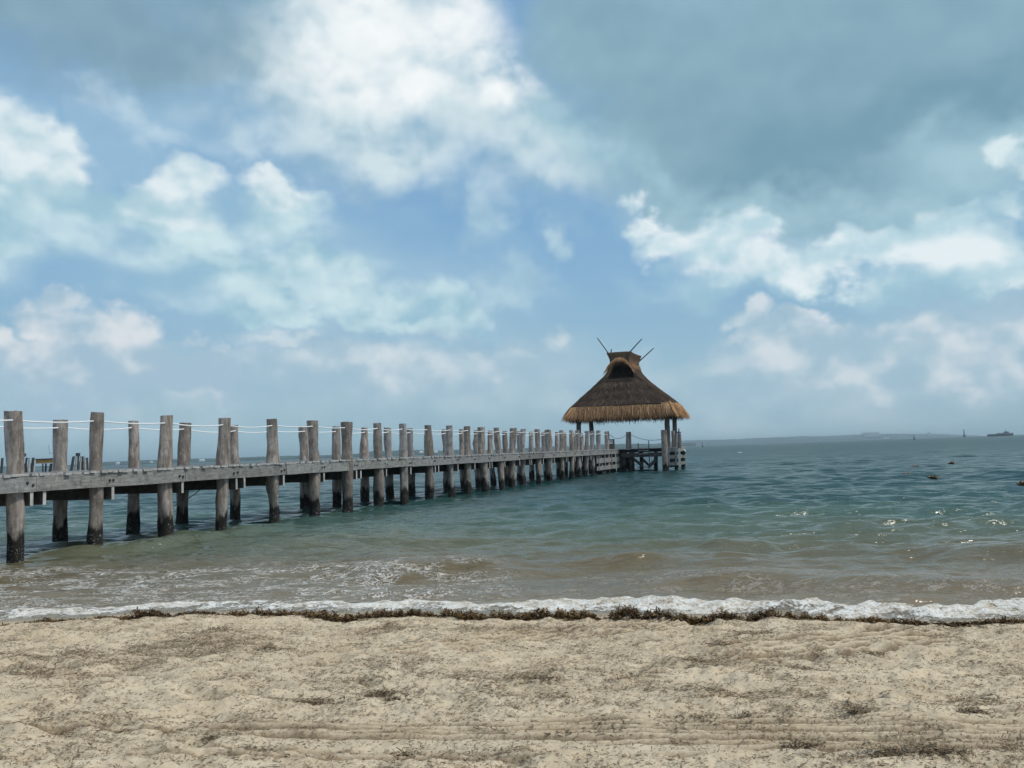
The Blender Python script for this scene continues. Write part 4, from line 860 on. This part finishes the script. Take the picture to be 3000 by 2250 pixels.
# flared ridge collar
mt_cap, N = material('ridge_thatch')
n1 = N.noise(N.map(N.pos, (9, 9, 1.5)), 1.0, 5, 0.65)
N.link(N.mix(N.sstep(n1, 0.3, 0.7), (0.095, 0.052, 0.027), (0.22, 0.122, 0.062)), 'Base Color'); N.bs.inputs['Roughness'].default_value = 0.95; N.bump(n1, 0.8, 0.05)
b = MB(); R0, R1 = E0 + 1.12, E1 - 1.12; n = 48; LV = [(8.80, .86, .02), (8.85, .80, 0), (9.1, .82, -.02), (9.35, .92, -.06), (9.62, 1.03, -.12), (9.66, 1.0, -.10)]
for (z, hw, e) in LV:
    a0, a1 = R0 + e, R1 - e
    for k in range(n):
        t = 4.0 * k / n
        if t < 1: w, s = -hw + 2 * hw * t, a0
        elif t < 2: w, s = hw, a0 + (a1 - a0) * (t - 1)
        elif t < 3: w, s = hw - 2 * hw * (t - 2), a1
        else: w, s = -hw, a1 - (a1 - a0) * (t - 3)
        sagz = 0.05 * float(fbm(np.array([w * 1.5 + 4]), np.array([s * 1.2]), 2)[0]); dip = -0.10 * (1 - abs(s - (a0 + a1) / 2) / ((a1 - a0) / 2)) if z > 9.3 else 0
        b.v.append(tuple(pp(s, WC + w, z + sagz + dip)))
for i in range(len(LV) - 1):
    for k in range(n): k2 = (k + 1) % n; b.f.append((i * n + k, i * n + k2, (i + 1) * n + k2, (i + 1) * n + k))
b.f.append(tuple((len(LV) - 1) * n + k for k in range(n))); b.build('ridge_cap', mt_cap, hut, True)
# ragged tan leaves hanging over the smoke opening and the collar's lower edge
Q, T = [], []
for i in range(1500):
    u_ = R.uniform(-1.25, 1.25); zc = 9.10 - 0.95 * max(0, abs(u_) - 0.25) ** 1.2 + R.uniform(-.04, .12)
    hw, ins = prof_at(min(zc, 9.0)); w = max(-hw - .02, min(hw + .02, u_)); p = pp(E0 + ins - 0.10 - R.random() * .12, WC + w, zc)
    ln = R.uniform(.14, .32); end = p - Z3 * ln - D3 * R.uniform(.02, .16) + W3 * (u_ * 0.20 + R.gauss(0, .03)); sdv = W3 * R.uniform(.01, .03)
    Q.append([p - sdv, p + sdv, end + sdv * .3, end - sdv * .3]); T.append(np.clip(0.50 + R.gauss(0, .16), 0, 1))
for i in range(1100):
    sd = R.choice((1, 1, 3)); s = R.uniform(R0, R1); w = .86 if sd == 1 else -.86; p = pp(s, WC + w * 1.02, 8.70 + R.uniform(-.06, .06)); ln = R.uniform(.2, .42)
    end = p - Z3 * ln + W3 * (0.35 * ln * (1 if w > 0 else -1)); sdv = D3 * R.uniform(.01, .03); Q.append([p - sdv, p + sdv, end + sdv * .3, end - sdv * .3]); T.append(np.clip(0.42 + R.gauss(0, .15), 0, 1))
link(quads_mesh('opening_fringe', np.array(Q), mt_fr, {'tone': np.array(T)}), 'opening_fringe', hut)
# crossed ridge poles
for (x0, y0, x1, y1, s) in ((1781, 1033, 1750, 990, R0 - .06), (1849, 1027, 1880, 993, R0 - .06), (1882, 1050, 1915, 1020, R1 + .02), (1790, 1031, 1791.5, 1023, R1 - .4)):
    (w0, z0), (w1, z1) = fw(x0, y0, s), fw(x1, y1, s); e = W3 * (w1 - w0) + Z3 * (z1 - z0); b = MB()
    b.tube([pp(s, w0, z0) - e * 0.35, pp(s, w0, z0), pp(s, w1, z1)], [.055, .05, .04], 7); b.build('ridge_pole', M_metal, hut, True)
# ------------------------------------------------------------------ second pier far left, seen past the first one
M_pp = wood('far_pile_wood', (0.045, 0.043, 0.044), (0.10, 0.097, 0.095), False)
M_pl = simple('far_pile_pale', (0.38, 0.38, 0.36), 0.9, 0.25, 3)
Yf = 96.0
fp = thing('distant_jetty', 'dark timber jetty with a yellow beam far behind the left end of the pier', 'jetty', atY(130, 1370, Yf) * np.array([1, 1, 0]))
def fpile(x0, y0, x1, y1, wpx, Y, mat=M_pp, name='pile'):
    a, b_ = atY(x0, y0, Y), atY(x1, y1, Y); r = wpx * Y / FPX / 2
    lo = b_ + (b_ - a) / (a[2] - b_[2]) * (b_[2] + 1.5)
    log_mesh(lo, a, r, r * .95, int(x0 * 7 + y0) % 9999, 8, 6, knob=.05).build(name, mat, fp, True)
for (x0, y0, x1, w, Y, k) in ((7, 1342, 4, 7, 96, 0), (-12, 1340, -16, 8, 95, 0), (67, 1342, 64, 8, 94, 0), (77, 1341, 70, 6, 97, 0), (86, 1341, 82, 5, 100, 1), (98, 1341, 92, 8, 103, 0), (84, 1358, 86, 12, 106, 1), (94, 1357, 96, 12, 108, 1), (72, 1358, 74, 10, 100, 0),
                             (127, 1358, 127, 4, 96, 0), (135, 1358, 133, 5, 97, 0), (150, 1358, 145, 8, 96, 0), (165, 1358, 160, 8, 96, 0), (217, 1337, 208, 8, 95, 0), (224, 1335, 219, 5, 96, 1), (231, 1336, 228, 5, 97, 0), (237, 1336, 236, 5, 98, 1), (243, 1337, 243, 6, 100, 0), (249, 1339, 250, 5, 103, 1), (255, 1341, 257, 6, 106, 0), (236, 1352, 239, 8, 108, 0), (247, 1352, 250, 11, 110, 1), (257, 1354, 260, 10, 112, 1), (264, 1356, 266, 8, 114, 0)):
    fpile(x0, y0, x1, 1390, w, Y, M_pl if k else M_pp)
for (x, y, w) in ((67, 1333, 9), (226, 1332, 9)):
    a, b_ = atY(x - w / 2, y + 5, 95), atY(x + w / 2, y - 5, 95); q = MB(); q.obox(a, np.array([b_[0] - a[0], 0, 0]), np.array([0, .35, 0]), np.array([0, 0, b_[2] - a[2]])); q.build('pile_cap', M_metal, fp)
ya, yb = atY(104.5, 1358, Yf), atY(173, 1347, Yf)
q = MB(); q.obox(ya, np.array([yb[0] - ya[0], 0, 0.04]), np.array([0, 1.2, 0]), np.array([0, 0, .44])); q.build('yellow_beam', simple('yellow_paint', (0.38, 0.21, 0.06), 0.6, 0.3, 2), fp)
q = MB(); q.obox(ya + np.array([-.05, -.05, .443]), np.array([yb[0] - ya[0] + .1, 0, 0.04]), np.array([0, 1.3, 0]), np.array([0, 0, .09])); q.build('beam_top', M_metal, fp)
mp = thing('light_mast', 'thin grey mast with a small lamp rising behind the yellow beam', 'mast', atY(160, 1362, 104))
a, b_ = atY(159, 1352, 104), atY(158, 1296, 104)
q = MB(); q.tube([a - Z3 * 2.6, b_], [.075, .06], 8); q.build('mast_pole', M_metal, mp, True)
lathe([(.03, 0), (.13, .04), (.15, .16), (.10, .26), (.02, .30)], b_).build('lamp', M_metal, mp, True)
q = MB(); q.tube([atY(158, 1328, 104), atY(144, 1328, 104)], .02, 6); q.tube([atY(145, 1328, 104), atY(143, 1304, 104)], .018, 6); q.build('side_rod', M_metal, mp, True)

# ------------------------------------------------------------------ far shore: one band of wooded land left, a lower one right
def shore_land(name, pts, Y, col, label, depth=260.0, seed=1, jag=1.0):
    """pts: photo x, photo y of the tree line"""
    mt, N = material(name + '_cover')
    n = N.noise(N.map(N.pos, (.02, .02, .06)), 1.0, 5, .65)
    N.link(N.mix(N.sstep(n, .35, .65), tuple(c * .7 for c in col), tuple(c * 1.35 for c in col)), 'Base Color'); N.bs.inputs['Roughness'].default_value = 1.0; N.bs.inputs['Specular IOR Level'].default_value = 0.0
    xs = np.linspace(pts[0][0], pts[-1][0], 700); ys = np.interp(xs, [p[0] for p in pts], [p[1] for p in pts])
    top = np.array([atY(x, y, Y) for x, y in zip(xs, ys)]); H = np.maximum(top[:, 2], 0.3)
    k = top[:, 0] * 0.02 + seed * 31
    H = H * (1 + 0.10 * jag * pn(k, k * 0 + 3) + 0.13 * jag * np.abs(pn(k * 4, k * 0 + 9)) + 0.07 * jag * pn(k * 11, k * 0 + 1))
    rows = []
    for (dy, f) in ((0, -0.1), (2, 0.25), (8, 0.55), (30, 0.85), (70, 1.0), (depth * .6, .85), (depth, -0.1)):
        sc = (Y + dy) / Y
        rows.append(np.stack([top[:, 0] * sc, np.full(len(xs), Y + dy) + 20 * pn(k * .7, k * 0 + 5), np.where(f < 0, -2.0, H * f * (1 + 0.12 * pn(k * 9 + dy, k * 0 + dy)))], -1))
    me = grid_mesh(name, np.array(rows), mt); me.polygons.foreach_set('use_smooth', np.zeros(len(me.polygons), bool))
    o = link(me, name); o['kind'] = 'structure'; o['label'] = label; return o
shore_land('headland', [(-700, 1366), (-300, 1364), (-100, 1366), (100, 1366), (180, 1364), (300, 1354), (331, 1352.5), (370, 1351), (410, 1349), (450, 1347.5), (520, 1345), (575, 1343.5), (620, 1343), (700, 1341), (760, 1338), (850, 1335), (930, 1334), (1000, 1332), (1050, 1329), (1085, 1322), (1130, 1322), (1180, 1319), (1220, 1318), (1300, 1320), (1335, 1317), (1380, 1318), (1420, 1319), (1500, 1314), (1600, 1309), (1700, 1306), (1800, 1301), (1860, 1300), (1930, 1301), (1990, 1297), (2040, 1298)], 2600, (0.055, 0.08, 0.07), 'low wooded far shore across the water behind the pier', seed=1)
shore_land('headland', [(1880, 1306), (1980, 1291), (2060, 1289), (2150, 1287), (2250, 1282), (2330, 1279), (2350, 1277.5), (2380, 1279), (2450, 1276), (2530, 1273), (2620, 1271), (2690, 1271), (2740, 1271), (2790, 1273), (2830, 1274), (2870, 1276.3)], 5200, (0.07, 0.10, 0.11), 'hazy blue far shore right of the thatched shelter', seed=2, jag=.6)

M_wh = simple('house_white', (0.78, 0.77, 0.74), 0.8, 0.06, .02)
M_gy = simple('house_grey', (0.36, 0.37, 0.38), 0.8, 0.1, .02)
def house(x0, x1, y0, y1, Y, label, mat=M_wh, gable=True, cat='house', name='shore_house'):
    a, b_ = atY(x0, y1, Y), atY(x1, y0, Y); zb = max(0.3, a[2] - 1.5); t = thing(name, label, cat, (a[0], Y, zb)); W = b_[0] - a[0]; dp = max(6.0, W * .6)
    hw = b_[2] - zb; q = MB()
    q.obox((a[0], Y, zb), (W, 0, 0), (0, dp, 0), (0, 0, hw * (.68 if gable else 1))); q.build('wall', mat, t)
    q = MB()
    if gable:
        z0 = zb + hw * .68; q.v = [(a[0] - .4, Y - .4, z0), (b_[0] + .4, Y - .4, z0), (b_[0] + .4, Y + dp + .4, z0), (a[0] - .4, Y + dp + .4, z0), (a[0] + W * .2, Y + dp / 2, b_[2]), (b_[0] - W * .2, Y + dp / 2, b_[2])]
        q.f = [(0, 1, 5, 4), (1, 2, 5), (2, 3, 4, 5), (3, 0, 4), (3, 2, 1, 0)]
    else: q.obox((a[0] - .3, Y - .3, b_[2]), (W + .6, 0, 0), (0, dp + .6, 0), (0, 0, .8))
    q.build('roof', mat if gable else M_gy, t)
house(339, 349, 1354, 1360, 2596, 'white house between the second and third front posts of the pier', M_wh)
house(424, 448, 1352, 1357.5, 2596, 'long low white house just left of the third front post of the pier', M_wh)
house(583, 597, 1345.5, 1351, 2596, 'bright white house on the far shore left of the fourth front post', M_wh)
house(1229, 1240, 1321, 1327, 2596, 'small white house on the far shore, second from right behind the pier', M_wh)
house(1271, 1282, 1320, 1326, 2596, 'small white house on the far shore, rightmost of those behind the pier', M_wh)
house(2536, 2576, 1266.5, 1279, 5195, 'long pale hotel block on the far shore right of the shelter', M_gy, False, 'hotel', 'shore_hotel')
house(2720, 2726, 1267, 1276, 5195, 'slim pale tower block on the right far shore', M_gy, False, 'tower block', 'shore_tower')
house(2590, 2606, 1281, 1284, 5190, 'white building at the waterline below the hotel block', M_wh, False, 'building', 'shore_building')

# ------------------------------------------------------------------ craft and marks on the water
M_hull = simple('ship_grey', (0.055, 0.075, 0.085), 0.6, .15, .1)
Ys = 1300.0
a, b_ = atY(2893, 1277, Ys), atY(2968, 1266, Ys); L = b_[0] - a[0]
ship = thing('ferry', 'grey ferry with its wheelhouse to the right on the horizon at right', 'ferry', ((a[0] + b_[0]) / 2, Ys, 0))
q = MB(); hb = 3.6
for (f, w0, zk) in ((0, .6, 2.4), (.12, 3, 0), (.8, 3.5, 0), (1.0, .3, .8)):
    for sgn in (-1, 1):
        q.v.append((a[0] + L * f, Ys + sgn * w0 * .7, -0.6 if zk == 0 else -.3)); q.v.append((a[0] + L * f, Ys + sgn * w0, hb + (1.2 if f > .9 else 0)))
for i in range(3):
    p0, p1 = i * 4, i * 4 + 4; q.f += [(p0, p1, p1 + 1, p0 + 1), (p0 + 2, p0 + 3, p1 + 3, p1 + 2), (p0 + 1, p1 + 1, p1 + 3, p0 + 3), (p0, p0 + 2, p1 + 2, p1)]
q.f += [(0, 1, 3, 2), (12, 14, 15, 13)]; q.build('hull', M_hull, ship)
q = MB(); q.obox((a[0] + L * .40, Ys - 2.4, hb + .02), (L * .45, 0, 0), (0, 4.8, 0), (0, 0, 1.5)); q.build('cabin', simple('ship_pale', (.16, .19, .21), .6), ship)
q = MB(); q.obox((a[0] + L * .66, Ys - 1.8, hb + 1.53), (L * .14, 0, 0), (0, 3.6, 0), (0, 0, 2.0)); q.build('wheelhouse', M_hull, ship)
q = MB(); q.tube([(a[0] + L * .72, Ys, hb + 3.5), (a[0] + L * .72, Ys, hb + 8)], .25, 6); q.build('ship_mast', M_hull, ship)
def beacon(x, y0, y1, Y, wpx, label, cat='buoy', name='channel_buoy'):
    a, b_ = atY(x, y1, Y), atY(x, y0, Y); r = wpx * Y / FPX / 2; c = np.array([a[0], Y, 0]); h = b_[2]
    t = thing(name, label, cat, c)
    lathe([(r * .5, -.6), (r, -.1), (r, h * .16), (r * .75, h * .26)], c, 10).build('float', M_hull, t, True)
    lathe([(r * .55, h * .26), (r * .36, h * .62), (r * .26, h * .84), (r * .34, h * .87), (r * .3, h * .96), (.03, h)], c, 8).build('tower', M_hull, t, True)
beacon(2678, 1275, 1283, 900, 7, 'dark channel buoy below the right far shore')
beacon(2058, 1294, 1303, 700, 4, 'slim dark channel marker just right of the shelter', 'marker', 'channel_marker')
beacon(2825, 1258, 1276.5, 1500, 8, 'tall hazy beacon tower on the horizon left of the ferry', 'beacon', 'beacon_tower')
# clumps of weed floating in the bay
mt, N = material('floating_weed')
N.link(N.mix(N.sstep(N.noise(N.pos, 9, 3), .4, .6), (.16, .10, .055), (.28, .17, .09)), 'Base Color')
for (x, y, wpx, lb) in ((2655, 1394, 24, 'rusty seaweed clump afloat, leftmost of those in the bay'), (2681, 1371, 26, 'orange brown seaweed clump afloat just beyond the leftmost one'), (2735, 1403, 30, 'brown seaweed raft afloat, nearest of those off the beach'), (2788, 1359, 22, 'small faint seaweed clump afloat, farthest out in the bay'), (2997, 1424, 24, 'brown seaweed clump afloat at the right edge of the photo')):
    p = atz(x, y, 0.02); r = wpx * 0.42 * p[1] / FPX / 2; n = 160
    aa = RS.uniform(0, 6.283, n); rr = np.sqrt(RS.rand(n)) * r; xx = p[0] + rr * np.cos(aa); yy = p[1] + rr * np.sin(aa) * 1.6
    me = quads_mesh('floating_seaweed', leaf_quads(xx, yy, 0.03 + RS.rand(n) * .05 * (1 - rr / r * .6), RS.uniform(.10, .22, n), RS.uniform(.05, .10, n), RS.uniform(0, 6.283, n), RS.normal(.3, .3, n)), mt)
    tag(link(me, 'floating_seaweed'), lb, 'seaweed clump', 'seaweed clumps floating in the bay')

# ------------------------------------------------------------------ air
HZ = True
if HZ:
    mt = bpy.data.materials.new('haze'); mt.use_nodes = True; N = Nodes(mt.node_tree); out = N.n('ShaderNodeOutputMaterial')
    v = N.n('ShaderNodeVolumePrincipled', {'Color': (0.78, 0.95, 1.0), 'Density': 0.00016, 'Anisotropy': 0.3})
    N.t.links.new(v.outputs[0], out.inputs['Volume'])
    q = MB(); q.obox((-9800, -60, -9), (19600, 0, 0), (0, 9760, 0), (0, 0, 75)); o = q.build('haze', mt); o['kind'] = 'stuff'; o['label'] = 'thin pale sea haze over the bay'
    o.visible_shadow = True
